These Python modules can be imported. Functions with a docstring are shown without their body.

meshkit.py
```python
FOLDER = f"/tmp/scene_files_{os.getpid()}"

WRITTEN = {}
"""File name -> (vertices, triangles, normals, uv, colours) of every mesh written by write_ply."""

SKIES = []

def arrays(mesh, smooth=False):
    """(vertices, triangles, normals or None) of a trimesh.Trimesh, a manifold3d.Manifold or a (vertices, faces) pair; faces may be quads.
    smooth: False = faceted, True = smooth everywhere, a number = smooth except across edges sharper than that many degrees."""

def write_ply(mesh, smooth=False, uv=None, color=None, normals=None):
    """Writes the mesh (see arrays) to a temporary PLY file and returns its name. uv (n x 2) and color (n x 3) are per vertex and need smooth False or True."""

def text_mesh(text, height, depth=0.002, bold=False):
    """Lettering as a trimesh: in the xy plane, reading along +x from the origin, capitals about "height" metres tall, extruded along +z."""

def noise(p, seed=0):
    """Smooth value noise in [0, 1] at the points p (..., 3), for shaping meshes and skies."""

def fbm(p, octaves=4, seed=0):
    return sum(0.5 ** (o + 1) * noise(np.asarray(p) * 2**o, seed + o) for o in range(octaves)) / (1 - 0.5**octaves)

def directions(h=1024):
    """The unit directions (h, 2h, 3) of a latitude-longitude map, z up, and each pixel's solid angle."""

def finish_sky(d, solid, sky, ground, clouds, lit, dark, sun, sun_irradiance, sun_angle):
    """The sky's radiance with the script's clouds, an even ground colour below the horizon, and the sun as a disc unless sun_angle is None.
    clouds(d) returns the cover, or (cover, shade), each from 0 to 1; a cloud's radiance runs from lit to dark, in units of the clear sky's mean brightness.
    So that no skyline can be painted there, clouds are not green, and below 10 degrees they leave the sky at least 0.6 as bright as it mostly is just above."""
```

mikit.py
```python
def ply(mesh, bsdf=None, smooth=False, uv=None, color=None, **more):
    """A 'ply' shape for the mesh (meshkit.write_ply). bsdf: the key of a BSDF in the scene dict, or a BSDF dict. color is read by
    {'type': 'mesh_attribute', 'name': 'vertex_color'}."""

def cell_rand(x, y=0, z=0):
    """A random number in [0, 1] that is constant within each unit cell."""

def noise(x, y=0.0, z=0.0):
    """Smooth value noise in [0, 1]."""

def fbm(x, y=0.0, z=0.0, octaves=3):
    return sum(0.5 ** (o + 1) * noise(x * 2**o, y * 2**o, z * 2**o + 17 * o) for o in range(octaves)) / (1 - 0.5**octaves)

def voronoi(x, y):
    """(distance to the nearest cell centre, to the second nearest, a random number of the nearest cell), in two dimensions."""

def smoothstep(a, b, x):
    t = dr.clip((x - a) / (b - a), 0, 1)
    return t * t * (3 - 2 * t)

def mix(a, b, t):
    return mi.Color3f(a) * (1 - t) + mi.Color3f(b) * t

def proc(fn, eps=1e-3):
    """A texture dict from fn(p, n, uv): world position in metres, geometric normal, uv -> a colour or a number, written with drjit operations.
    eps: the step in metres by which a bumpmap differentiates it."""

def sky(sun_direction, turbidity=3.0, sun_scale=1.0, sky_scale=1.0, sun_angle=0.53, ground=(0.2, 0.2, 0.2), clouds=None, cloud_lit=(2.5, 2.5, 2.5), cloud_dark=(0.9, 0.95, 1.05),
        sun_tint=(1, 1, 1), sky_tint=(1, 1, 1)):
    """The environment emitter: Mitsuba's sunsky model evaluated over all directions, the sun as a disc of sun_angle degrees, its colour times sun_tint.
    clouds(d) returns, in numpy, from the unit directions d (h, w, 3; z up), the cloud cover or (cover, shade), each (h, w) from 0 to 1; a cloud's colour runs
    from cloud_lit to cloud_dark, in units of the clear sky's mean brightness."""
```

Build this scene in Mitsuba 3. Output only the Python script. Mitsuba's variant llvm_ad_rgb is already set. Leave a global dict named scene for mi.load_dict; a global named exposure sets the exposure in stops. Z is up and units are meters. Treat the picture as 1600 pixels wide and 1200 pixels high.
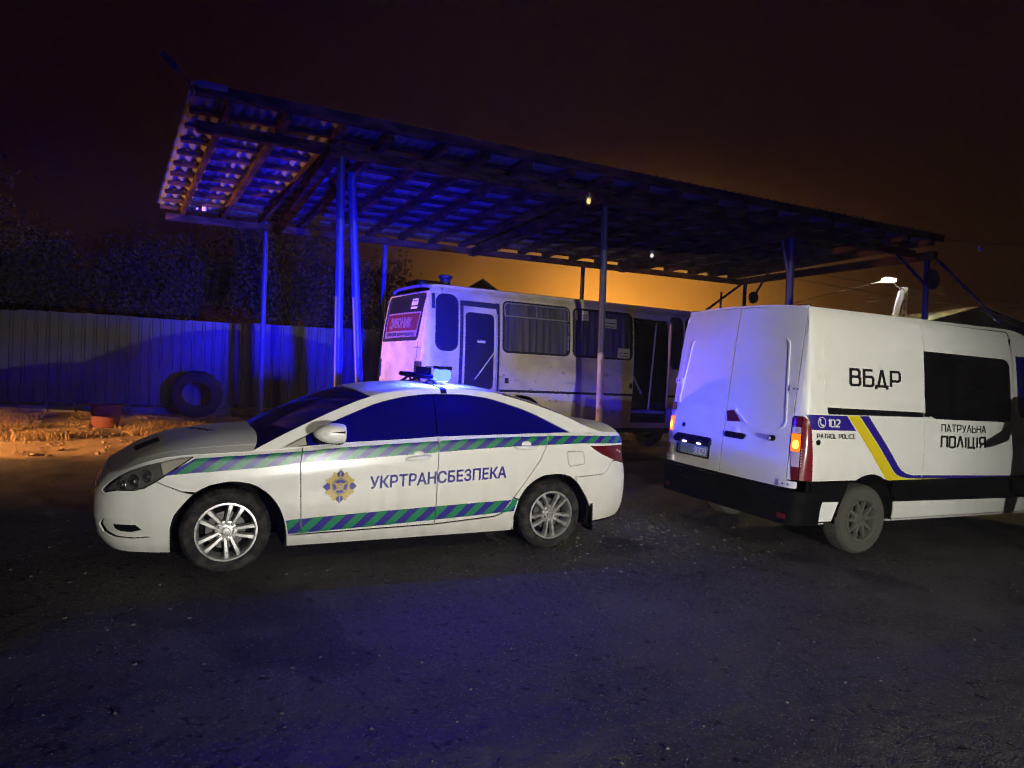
import math, numpy as np, trimesh, shapely, manifold3d as m3, drjit as dr, mitsuba as mi, mikit, meshkit
from mikit import proc, noise, fbm, voronoi, cell_rand, smoothstep, mix
from scipy.interpolate import CubicSpline, PchipInterpolator
from scipy.spatial import Delaunay
from shapely.geometry import Polygon, LineString, Point, box as sbox
from shapely.ops import unary_union
from shapely import affinity

PI = math.pi
T = mi.ScalarTransform4f
V = lambda *a: np.array(a, float)
scene, labels = {'type': 'scene'}, {}

# ---------------------------------------------------------------- camera, sky, lamps, exposure
CAM_F, CAM_H, CAM_PITCH, CAM_ROLL = 1081.99, 1.7269, -0.0321, 0.0563
def camera():
    fwd = V(0, math.cos(CAM_PITCH), math.sin(CAM_PITCH))
    right = V(1, 0, 0)
    up = np.cross(right, fwd)
    u2 = up * math.cos(CAM_ROLL) + right * math.sin(CAM_ROLL) * -1
    o = V(0, 0, CAM_H)
    return {'type': 'perspective', 'fov': 2 * math.degrees(math.atan(800 / CAM_F)), 'fov_axis': 'x', 'near_clip': .05, 'far_clip': 2000.0,
            'to_world': T().look_at(origin=o.tolist(), target=(o + fwd).tolist(), up=u2.tolist())}
scene['camera'] = camera()
exposure = 0.0

def sky_cover(d):
    """A clouded night sky: dark overhead, an orange glow of lamps behind the canopy near the horizon. Returns (cover, shade)."""
    az = np.arctan2(d[..., 0], d[..., 1])
    el = np.arcsin(np.clip(d[..., 2], -1, 1))
    g = np.exp(-((az - .135) / .185) ** 2 - ((el - .075) / .098) ** 2)
    g2 = np.exp(-((az - .17) / .42) ** 2 - (np.maximum(el, 0) / .30) ** 2)
    n = meshkit.fbm(d * 9, 5, seed=3)
    glow = g * (.30 + .95 * n) * .74 + g2 * .010 * (.6 + .8 * n)
    return 1.0, 1 - np.clip(glow, 0, 1)
scene['sky'] = mikit.sky((.3, -.5, .5), turbidity=3, sun_scale=0.0, sky_scale=0.30, clouds=sky_cover, cloud_lit=(66.0, 24.5, 2.6), cloud_dark=(.15, .03, .045), ground=(.02, .02, .02))
scene['sky']['sampling_weight'] = 2.5

# Three lamps stand outside the frame and show by the shadows they throw: the headlamps of the car behind the camera (they light the van, the sedan and throw
# a person's shadow on the van), a street lamp high above it (the post's shadow on the bus) and the headlamps of a car on the left (the pool of light on the dirt).
def spot(o, t, inten, cut, beam, w=3.0):
    return {'type': 'spot', 'sampling_weight': w, 'to_world': T().look_at(origin=list(o), target=list(t), up=[0, 0, 1]), 'intensity': {'type': 'rgb', 'value': list(inten)}, 'cutoff_angle': cut, 'beam_width': beam}
R_POS = (4.1, -2.5, .95)
scene['headlamps_behind'] = spot(R_POS, (.70, 6.6, .25), [185 * c for c in (1.0, .96, .86)], 36.0, 24.0, 5.0)
scene['street_lamp_behind'] = spot((4.05, -3.2, 5.9), (-.35, 9.3, .4), [85 * c for c in (1.0, .90, .60)], 23.0, 8.0)
L_POS = (-10.5, 6.9, .82)
scene['headlamps_left'] = spot(L_POS, (-6.3, 11.9, -.35), [820 * c for c in (1.0, .46, .15)], 52.0, 4.0)

# ---------------------------------------------------------------- helpers
BOUNDS = {}
def rgb(*c): return {'type': 'rgb', 'value': list(c)}
def mat(name, d, two=True):
    scene['mat_' + name] = {'type': 'twosided', 'b': d} if two else d
    return 'mat_' + name
def pbr(name, base, rough=.5, metal=0.0, coat=0.0, spec=.5, **k):
    b = base if isinstance(base, dict) else rgb(*base)
    return mat(name, {'type': 'principled', 'base_color': b, 'roughness': rough, 'metallic': metal, 'clearcoat': coat, 'clearcoat_gloss': .95, 'specular': spec, **k})
def bumped(name, inner, fn, scale, eps=2e-3):
    return mat(name, {'type': 'bumpmap', 'tex': proc(fn, eps), 'scale': scale, 'b': inner})

def key_for(base):
    if base not in scene and base not in labels: return base
    i = 1
    while f'{base}_{i:03d}' in scene or f'{base}_{i:03d}' in labels: i += 1
    return f'{base}_{i:03d}'
def thing(name, label, cat, group=None):
    k = key_for(name)
    labels[k] = {'label': label, 'category': cat}
    if group: labels[k]['group'] = group
    return k
def obj(parent, part, mesh, m, smooth=30, label=None, kind=None, **more):
    k = key_for(f'{parent}__{part}' if parent else part)
    if isinstance(mesh, list): mesh = join(*mesh)
    scene[k] = mikit.ply(mesh, m, smooth=smooth, **more)
    if label or kind: labels[k] = {}
    if label: labels[k]['label'] = label
    if kind: labels[k]['kind'] = kind
    return k
def tm(v, f): return trimesh.Trimesh(np.asarray(v, float), np.asarray(f, int), process=False)
def join(*ms):
    ms = [m for m in ms if m is not None and len(m.faces)]
    o, vs, fs = 0, [], []
    for m in ms:
        vs.append(np.asarray(m.vertices)); fs.append(np.asarray(m.faces) + o); o += len(m.vertices)
    return tm(np.vstack(vs), np.vstack(fs))
def moved(m, t): return tm(np.asarray(m.vertices) + np.asarray(t, float), m.faces)
def posed(m, pose):
    x, y, a = pose
    c, s = math.cos(a), math.sin(a)
    v = np.asarray(m.vertices)
    return tm(np.c_[x + c * v[:, 0] - s * v[:, 1], y + s * v[:, 0] + c * v[:, 1], v[:, 2]], m.faces)
def mirrored(m):
    v = np.array(m.vertices); v[:, 1] *= -1
    return tm(v, np.asarray(m.faces)[:, ::-1])
def bx(x0, x1, y0, y1, z0, z1, ch=0.0):
    """A box, its edges chamfered by ch."""
    if ch <= 0:
        b = trimesh.creation.box((x1 - x0, y1 - y0, z1 - z0))
        return moved(b, ((x0 + x1) / 2, (y0 + y1) / 2, (z0 + z1) / 2))
    p = []
    for X, sx in ((x0, 1), (x1, -1)):
        for Y, sy in ((y0, 1), (y1, -1)):
            for Z, sz in ((z0, 1), (z1, -1)):
                p += [(X + sx * ch, Y + sy * ch, Z), (X + sx * ch, Y, Z + sz * ch), (X, Y + sy * ch, Z + sz * ch)]
    return hull(p)
def hull(p):
    h = trimesh.convex.convex_hull(np.asarray(p, float))
    return tm(h.vertices, h.faces)
def tube(pts, r, n=10, cap=True):
    p = np.asarray(pts, float)
    r = np.broadcast_to(r, (len(p),)).astype(float)
    t = np.gradient(p, axis=0); t /= np.linalg.norm(t, axis=1, keepdims=True) + 1e-12
    ref = np.where(np.abs(t[:, 2:]) < .9, [[0, 0, 1.0]], [[1.0, 0, 0]])
    a = np.cross(t, ref); a /= np.linalg.norm(a, axis=1, keepdims=True)
    b = np.cross(t, a)
    g = np.arange(n) * 2 * PI / n
    v = p[:, None] + r[:, None, None] * (np.cos(g)[None, :, None] * a[:, None] + np.sin(g)[None, :, None] * b[:, None])
    i, j = np.meshgrid(np.arange(len(p) - 1), np.arange(n), indexing='ij')
    q = np.stack([i * n + j, i * n + (j + 1) % n, (i + 1) * n + (j + 1) % n, (i + 1) * n + j], -1).reshape(-1, 4)
    f = np.vstack([q[:, [0, 2, 1]], q[:, [0, 3, 2]]])
    v = v.reshape(-1, 3)
    if cap:
        c0, c1 = len(v), len(v) + 1
        v = np.vstack([v, p[:1], p[-1:]])
        k = np.arange(n); e = (len(p) - 1) * n
        f = np.vstack([f, np.c_[np.full(n, c0), k, (k + 1) % n], np.c_[np.full(n, c1), e + (k + 1) % n, e + k]])
    return tm(v, f)
def beam(p, q, w, h, roll=(0, 0, 1)):
    """A squared timber from p to q, w wide and h high."""
    p, q = np.asarray(p, float), np.asarray(q, float)
    d = (q - p) / np.linalg.norm(q - p)
    s = np.cross(d, roll); s /= np.linalg.norm(s)
    u = np.cross(s, d)
    return hull([e + s * a * w / 2 + u * b * h / 2 for e in (p, q) for a in (-1, 1) for b in (-1, 1)])
def lathe(prof, n=32, axis='y', a0=0, a1=2 * PI):
    """prof: (radius, along) pairs turned about the axis."""
    pr = np.asarray(prof, float)
    g = np.linspace(a0, a1, n + 1)
    full = abs(a1 - a0 - 2 * PI) < 1e-6
    m = n if full else n + 1
    g = g[:m]
    x = pr[:, 0][:, None] * np.cos(g); z = pr[:, 0][:, None] * np.sin(g); y = np.repeat(pr[:, 1][:, None], m, 1)
    v = np.stack({'y': (x, y, z), 'z': (x, z, y), 'x': (y, x, z)}[axis], -1).reshape(-1, 3)
    i, j = np.meshgrid(np.arange(len(pr) - 1), np.arange(n if full else n), indexing='ij')
    q = np.stack([i * m + j, i * m + (j + 1) % m, (i + 1) * m + (j + 1) % m, (i + 1) * m + j], -1).reshape(-1, 4)
    return tm(v, np.vstack([q[:, [0, 1, 2]], q[:, [0, 2, 3]]]))
def ring_pts(c, h):
    c = np.asarray(c)[:, :2]
    if np.allclose(c[0], c[-1]): c = c[:-1]
    out = []
    for a, b in zip(c, np.roll(c, -1, 0)):
        k = max(1, int(math.ceil(np.linalg.norm(b - a) / h)))
        out.append(a + (b - a) * (np.arange(k) / k)[:, None])
    return np.vstack(out)
def polys(g):
    if g.is_empty: return []
    return [p for p in getattr(g, 'geoms', [g]) if p.geom_type == 'Polygon' and p.area > 1e-7]
def fill(poly, h):
    """A flat mesh of the polygon with cells of about h: (points, triangles, boundary loops)."""
    loops, pts, k = [], [], 0
    for r in [poly.exterior, *poly.interiors]:
        q = ring_pts(r.coords, h)
        if len(q) < 3: continue
        pts.append(q); loops.append(np.arange(k, k + len(q))); k += len(q)
    x0, y0, x1, y1 = poly.bounds
    if (x1 - x0) * (y1 - y0) > h * h:
        gy = np.arange(y0 + h / 2, y1, h * .87)
        g = np.vstack([np.c_[np.arange(x0 + (h / 2 if i % 2 else h), x1, h), np.full(len(np.arange(x0 + (h / 2 if i % 2 else h), x1, h)), y)] for i, y in enumerate(gy)] or [np.zeros((0, 2))])
        inner = poly.buffer(-.45 * h)
        if len(g) and not inner.is_empty:
            g = g[shapely.contains_xy(inner, g[:, 0], g[:, 1])]
            if len(g): pts.append(g)
    P = np.vstack(pts)
    tri = Delaunay(P + 1e-7 * np.sin(np.arange(len(P) * 2).reshape(-1, 2) * 12.9)).simplices
    c = P[tri].mean(1)
    a, b, cc = P[tri[:, 0]], P[tri[:, 1]], P[tri[:, 2]]
    area = np.abs((b[:, 0] - a[:, 0]) * (cc[:, 1] - a[:, 1]) - (b[:, 1] - a[:, 1]) * (cc[:, 0] - a[:, 0]))
    return P, tri[shapely.contains_xy(poly, c[:, 0], c[:, 1]) & (area > 1e-10)], loops
def sheet(poly, fn, h=.035, off=0.0, rim=.012):
    """The polygon laid on a surface fn(a, b, off), with an edge of depth rim bent inwards."""
    out = []
    for p in polys(poly):
        P, F, L = fill(p, h)
        top = fn(P[:, 0], P[:, 1], off)
        d = fn(P[:, 0], P[:, 1], off + .01) - top
        n = np.cross(top[F[:, 1]] - top[F[:, 0]], top[F[:, 2]] - top[F[:, 0]])
        flip = (n * d[F[:, 0]]).sum(1) < 0
        F = np.where(flip[:, None], F[:, ::-1], F)
        out.append(tm(top, F))
        if rim > 0:
            low = fn(P[:, 0], P[:, 1], off - rim)
            for l in L:
                m = len(l)
                v = np.vstack([top[l], low[l]])
                i = np.arange(m); j = (i + 1) % m
                f = np.vstack([np.c_[i, j, m + j], np.c_[i, m + j, m + i]])
                cen, nn = v[f].mean(1), np.cross(v[f[:, 1]] - v[f[:, 0]], v[f[:, 2]] - v[f[:, 0]])
                out.append(tm(v, f))
    return join(*out) if out else None
def pch(pts):
    p = np.array(sorted(pts), float)
    return PchipInterpolator(p[:, 0], p[:, 1])
def strip(pts, w, **k): return LineString(pts).buffer(w / 2, **{'cap_style': 'flat', 'join_style': 'round', **k})
def rrect(x0, x1, z0, z1, r): return sbox(x0 + r, z0 + r, x1 - r, z1 - r).buffer(r, quad_segs=6)
def plane_fn(o, a, b, n):
    o, a, b, n = (np.asarray(q, float) for q in (o, a, b, n))
    return lambda s, t, off=0.0: o + np.asarray(s)[:, None] * a + np.asarray(t)[:, None] * b + off * n
def sphere(c, r, sub=2):
    s = trimesh.creation.icosphere(subdivisions=sub)
    return tm(np.asarray(s.vertices) * np.asarray(r, float) + np.asarray(c, float), s.faces)
def lettering(text, height, bold=True, depth=.002):
    m = meshkit.text_mesh(text, height, depth, bold)
    return tm(m.vertices, m.faces)

# ---------------------------------------------------------------- materials
def c_paint(p, n, uv):
    g = fbm(p.x * 3.1 + 7, p.y * 3.1, p.z * 3.1, 4)
    fine = noise(p.x * 55, p.y * 55, p.z * 55)
    low = smoothstep(.95, .18, p.z + (g - .5) * .5)
    streak = smoothstep(.45, .8, noise(p.x * 16, p.y * 16, p.z * 1.6)) * smoothstep(1.2, .3, p.z)
    dirt = dr.clip(low * (.10 + .36 * g) + .10 * streak + .05 * fine * low, 0, .75)
    return mix((.76, .76, .735), (.30, .265, .21), dirt)
M_PAINT = pbr('white_paint', proc(c_paint), rough=.32, coat=.7, spec=.45)
M_BLACKP = pbr('black_plastic', (.0028, .0028, .0034), rough=.6, spec=.08)
M_GLOSSB = pbr('gloss_black', (.006, .006, .008), rough=.12)
M_GAP = pbr('dark_gap', (.004, .004, .004), rough=.9, spec=.1)
M_GLOWGLASS = pbr('blue_glow_glass', (.003, .002, .15), rough=.07, spec=.5)  # blue of the beacon glow is put into the glass colour
M_GLASSV = pbr('van_glass', (.002, .002, .004), rough=.04, spec=.4)
M_CHROME = pbr('chrome', (.75, .75, .76), rough=.12, metal=1.0)
M_STEEL = pbr('worn_steel', (.5, .5, .5), rough=.35, metal=.9)
def c_alloy(p, n, uv):
    return mix((.62, .61, .60), (.16, .145, .13), smoothstep(.4, .85, fbm(p.x * 24, p.y * 24, p.z * 24, 3)) * .7)
M_ALLOY = pbr('alloy', proc(c_alloy), rough=.34, metal=.75)
M_DALLOY = pbr('dusty_alloy', (.13, .13, .115), rough=.55, metal=.4)
def c_rubber(p, n, uv):
    return mix((.010, .009, .010), (.042, .038, .036), smoothstep(.3, .8, fbm(p.x * 18, p.y * 18, p.z * 18, 4)))
M_RUBBER = pbr('rubber', proc(c_rubber), rough=.8, spec=.25)
M_DRUBBER = pbr('dusty_rubber', (.072, .072, .062), rough=.9, spec=.2)
M_VBLUE = pbr('blue_vinyl', (.022, .012, .235), rough=.38, coat=.4)
M_VGREEN = pbr('green_vinyl', (.010, .19, .085), rough=.38, coat=.4)
M_VYELL = pbr('yellow_vinyl', (.66, .53, .012), rough=.4, coat=.3)
M_VBLACK = pbr('black_vinyl', (.010, .010, .012), rough=.4)
M_VWHITE = pbr('white_vinyl', (.75, .75, .75), rough=.4)
M_VGOLD = pbr('gold_vinyl', (.50, .38, .10), rough=.4)
M_HOODG = pbr('dark_green_vinyl', (.004, .035, .03), rough=.4)
M_REDLENS = pbr('red_lens', (.16, .004, .012), rough=.15, coat=.8)
M_DREDLENS = pbr('dark_red_lens', (.10, .004, .008), rough=.15, coat=.8)
M_CLEARL = pbr('clear_lens', (.45, .36, .36), rough=.15, coat=.8)
M_AMBERL = pbr('amber_grey_lens', (.36, .34, .29), rough=.2, coat=.8)
M_LAMPIN = pbr('lamp_inside', (.16, .15, .14), rough=.3, metal=.5)
M_DISC = pbr('brake_disc', (.10, .09, .09), rough=.5, metal=.6)
M_LENS = mat('lens_cover', {'type': 'thindielectric', 'int_ior': 1.5}, two=False)
def c_bus(p, n, uv):
    g = fbm(p.x * 2.3, p.y * 2.3, p.z * 2.3, 4)
    rust = smoothstep(.70, .76, fbm(p.x * 9 + 3, p.y * 9, p.z * 12, 3)) * smoothstep(2.1, 1.3, p.z)
    c = mix((.60, .52, .34), (.40, .34, .22), smoothstep(.35, .8, g))
    return mix(c, (.14, .07, .035), rust * .55)
M_BUS = pbr('cream_bus_paint', proc(c_bus), rough=.38, coat=.3)
M_BUSRUB = pbr('bus_rubber', (.010, .010, .012), rough=.6)
M_BUSGLASS = mat('bus_glass', {'type': 'thindielectric', 'int_ior': 1.6}, two=False)
M_BUSTINT = pbr('bus_dark_glass', (.016, .016, .022), rough=.12)
def c_curtain(p, n, uv):
    s = noise(p.x * 26 + p.y * 14, 0, p.z * .6)
    return mix((.045, .040, .05), (.16, .145, .15), s)
M_CURTAIN = pbr('curtain', proc(c_curtain), rough=.95, spec=.1)
M_ALU = pbr('aluminium', (.55, .55, .55), rough=.35, metal=.8)
M_PAPER = pbr('paper', (.62, .60, .55), rough=.8)
M_POSTER = pbr('red_poster', (.10, .008, .022), rough=.6)
M_POSTERW = pbr('pale_poster', (.19, .12, .14), rough=.6)
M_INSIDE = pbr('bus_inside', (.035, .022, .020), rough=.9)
def c_wood(p, n, uv):
    g = fbm(p.x * 5 + p.z * 3, p.y * 5, p.z * 9, 4)
    return mix((.022, .011, .008), (.10, .046, .028), smoothstep(.3, .75, g))
M_WOOD = pbr('old_wood', proc(c_wood), rough=.85, spec=.2)
def c_slate(p, n, uv):
    g = fbm(p.x * 3, p.y * 3, p.z, 4)
    return mix((.13, .115, .10), (.22, .195, .16), g)
M_SLATE = pbr('corrugated_sheet', proc(c_slate), rough=.8, spec=.2)
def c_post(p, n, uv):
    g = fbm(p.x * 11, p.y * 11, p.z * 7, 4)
    pale = smoothstep(1.98, 1.88, p.z + (g - .5) * .25)  # headlamp light on the lower post, put in as a paler colour
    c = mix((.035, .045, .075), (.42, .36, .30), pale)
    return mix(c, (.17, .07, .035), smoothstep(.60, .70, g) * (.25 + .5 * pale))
M_POST = pbr('half_lit_post', proc(c_post), rough=.55)
M_BLUEPOST = pbr('blue_post', (.024, .030, .12), rough=.45)  # blue of the beacon light is worked into the post colour
def c_fence(p, n, uv):
    g = fbm(p.x * 1.7, p.y * 1.7, p.z * .9, 4)
    drip = noise(p.x * 21, p.y * 21, p.z * .7)
    return mix((.12, .12, .13), (.055, .052, .056), dr.clip(g * .8 + drip * .35 * smoothstep(2.3, .3, p.z), 0, 1))
M_FENCE = pbr('fence_sheet', proc(c_fence), rough=.55, spec=.4)
M_CONC = pbr('old_concrete', (.16, .15, .14), rough=.9, spec=.2)
M_PALEC = pbr('pale_concrete', (.42, .40, .34), rough=.85, spec=.2)
M_BARREL = pbr('rusty_red', (.11, .026, .02), rough=.75)
M_LEAF = mat('dry_leaf', {'type': 'principled', 'base_color': rgb(.085, .045, .022), 'roughness': .9})
M_BARK = pbr('bark', (.035, .026, .02), rough=.95)
M_STRAW = pbr('dry_grass_blade', (.24, .16, .07), rough=.9)
M_DARKH = pbr('dark_house', (.02, .02, .024), rough=.9)
M_WIRE = pbr('wire', (.03, .03, .03), rough=.6)
M_STONE = pbr('pale_stone', (.19, .18, .17), rough=.9)
M_DSTONE = pbr('grey_stone', (.10, .095, .09), rough=.95)
M_BLACKCL = pbr('black_cloth', (.010, .010, .012), rough=.95, sheen=.3)
M_SKIN = pbr('skin', (.45, .26, .19), rough=.5)
M_HAIR = pbr('hair', (.015, .010, .008), rough=.6)
M_PORC = pbr('frosted_glass', (.8, .78, .70), rough=.3)

ASPH = V(math.cos(.43), math.sin(.43))
def edge_d(p): return (p.x + 9.5) * -math.sin(.43) + (p.y - 16.2) * math.cos(.43)      # metres beyond the fence line
def c_ground(p, n, uv):
    d = edge_d(p) + (fbm(p.x * .8, p.y * .8, 0, 4) - .5) * 2.2
    dirt = smoothstep(-7.6, -6.4, d) * smoothstep(-1.0, -3.2, p.x)
    a, b, r = voronoi(p.x * 75, p.y * 75)
    g = fbm(p.x * .55, p.y * .55, 0, 4)
    patch = fbm(p.x * 4.2, p.y * 4.2, 0, 3)
    asph = mix((.022, .020, .020), (.070, .064, .060), dr.clip(.10 + .55 * r * r + .35 * g + .25 * (patch - .5), 0, 1))
    pit = smoothstep(.70, .80, fbm(p.x * 21, p.y * 21, 0, 4))
    asph = asph * (1 - .7 * pit)
    ca, sa = math.cos(.45), math.sin(.45)
    wx, wy = p.x + .5 * (fbm(p.x * 1.3, p.y * 1.3, 5, 3) - .5), p.y + .5 * (fbm(p.x * 1.3, p.y * 1.3, 9, 3) - .5)
    e0, e1, er = voronoi(wx * .42, wy * .42)
    crack = smoothstep(.018, .004, e1 - e0) * smoothstep(.55, .75, noise(p.x * .7, p.y * .7, 3))
    track = fbm((p.x * ca + p.y * sa) * .25, (p.y * ca - p.x * sa) * 2.6, 2, 3)
    oil = smoothstep(.66, .76, fbm(p.x * .9 + 20, p.y * .9, 0, 3))
    asph = asph * (1 - .25 * crack) * (.72 + .55 * track) * (1 - .45 * oil)
    dust = smoothstep(.52, .72, fbm(p.x * 1.1, p.y * 1.1 + 30, 0, 4))
    asph = mix(asph, (.085, .075, .065), dust * .35)
    chip = smoothstep(.93, .97, r) * smoothstep(.35, .2, a)
    asph = mix(asph, (.20, .19, .18), chip * .7)
    soil = mix((.11, .075, .044), (.34, .24, .135), dr.clip(.25 + .9 * (fbm(p.x * 2.6, p.y * 2.6, 0, 5) - .3) + .35 * (r - .5), 0, 1))
    return mix(asph, soil, dirt)
def h_ground(p, n, uv):
    a, b, r = voronoi(p.x * 75, p.y * 75)
    return (.5 - a) * .0035 * (.3 + r) + fbm(p.x * 13, p.y * 13, 0, 3) * .010 + fbm(p.x * 2.2, p.y * 2.2, 0, 2) * .02
M_GROUND = bumped('ground', {'type': 'principled', 'base_color': proc(c_ground), 'roughness': .85, 'specular': .25}, h_ground, 1.0, 3e-3)

# ---------------------------------------------------------------- the ground
def ground_z(x, y):
    p = np.stack([x, y, 0 * x], -1)
    return (meshkit.fbm(p * .35, 3, seed=5) - .5) * .05 * np.clip((np.hypot(x - .5, y - 7) - 5.5) / 4, 0, 1)
def grid(x0, x1, y0, y1, h, z):
    X, Y = np.meshgrid(np.linspace(x0, x1, int((x1 - x0) / h) + 1), np.linspace(y0, y1, int((y1 - y0) / h) + 1), indexing='ij')
    n, m = X.shape
    i, j = np.meshgrid(np.arange(n - 1), np.arange(m - 1), indexing='ij')
    a = i * m + j
    q = np.stack([a, a + m, a + m + 1, a + 1], -1).reshape(-1, 4)
    return tm(np.c_[X.ravel(), Y.ravel(), z(X.ravel(), Y.ravel())], np.vstack([q[:, [0, 1, 2]], q[:, [0, 2, 3]]]))
def far_ground():
    x = np.unique(np.r_[np.linspace(-40, 40, 161), -800, -300, -120, 120, 300, 800]); y = np.unique(np.r_[np.linspace(-30, 60, 181), -300, -100, 100, 300, 900])
    X, Y = np.meshgrid(x, y, indexing='ij'); n, m = X.shape
    i, j = np.meshgrid(np.arange(n - 1), np.arange(m - 1), indexing='ij'); a = i * m + j
    q = np.stack([a, a + m, a + m + 1, a + 1], -1).reshape(-1, 4)
    return tm(np.c_[X.ravel(), Y.ravel(), ground_z(X.ravel(), Y.ravel())], np.vstack([q[:, [0, 1, 2]], q[:, [0, 2, 3]]]))
obj('', 'ground', far_ground(), M_GROUND, True, kind='structure')

# ---------------------------------------------------------------- the canopy, in (u along the front posts, v away from the camera, z)
CA = .4261
CU, CV, C0 = V(math.cos(CA), math.sin(CA), 0), V(-math.sin(CA), math.cos(CA), 0), V(-2.45, 9.34, 0)
def cw(u, v, z): return C0 + CU * u + CV * v + V(0, 0, z)
def cwv(p): p = np.asarray(p, float); return C0 + p[:, :1] * CU + p[:, 1:2] * CV + p[:, 2:] * V(0, 0, 1)
def roof_z(u, v):
    u, v = np.asarray(u, float), np.asarray(v, float)
    zf, zr = 4.70 - .006 * (u + 1.8), 4.30 + .011 * (u + 1.8)
    return zf + (zr - zf) * (v + .62) / 5.85
U0, U1, V0, V1 = -1.80, 11.42, -.62, 5.23
def sheared(u, v):
    k = (np.asarray(u, float) - U0) / (U1 - U0)
    return u + (np.asarray(v, float) - V0) / (V1 - V0) * (-.62 * (1 - k) + .18 * k)
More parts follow.
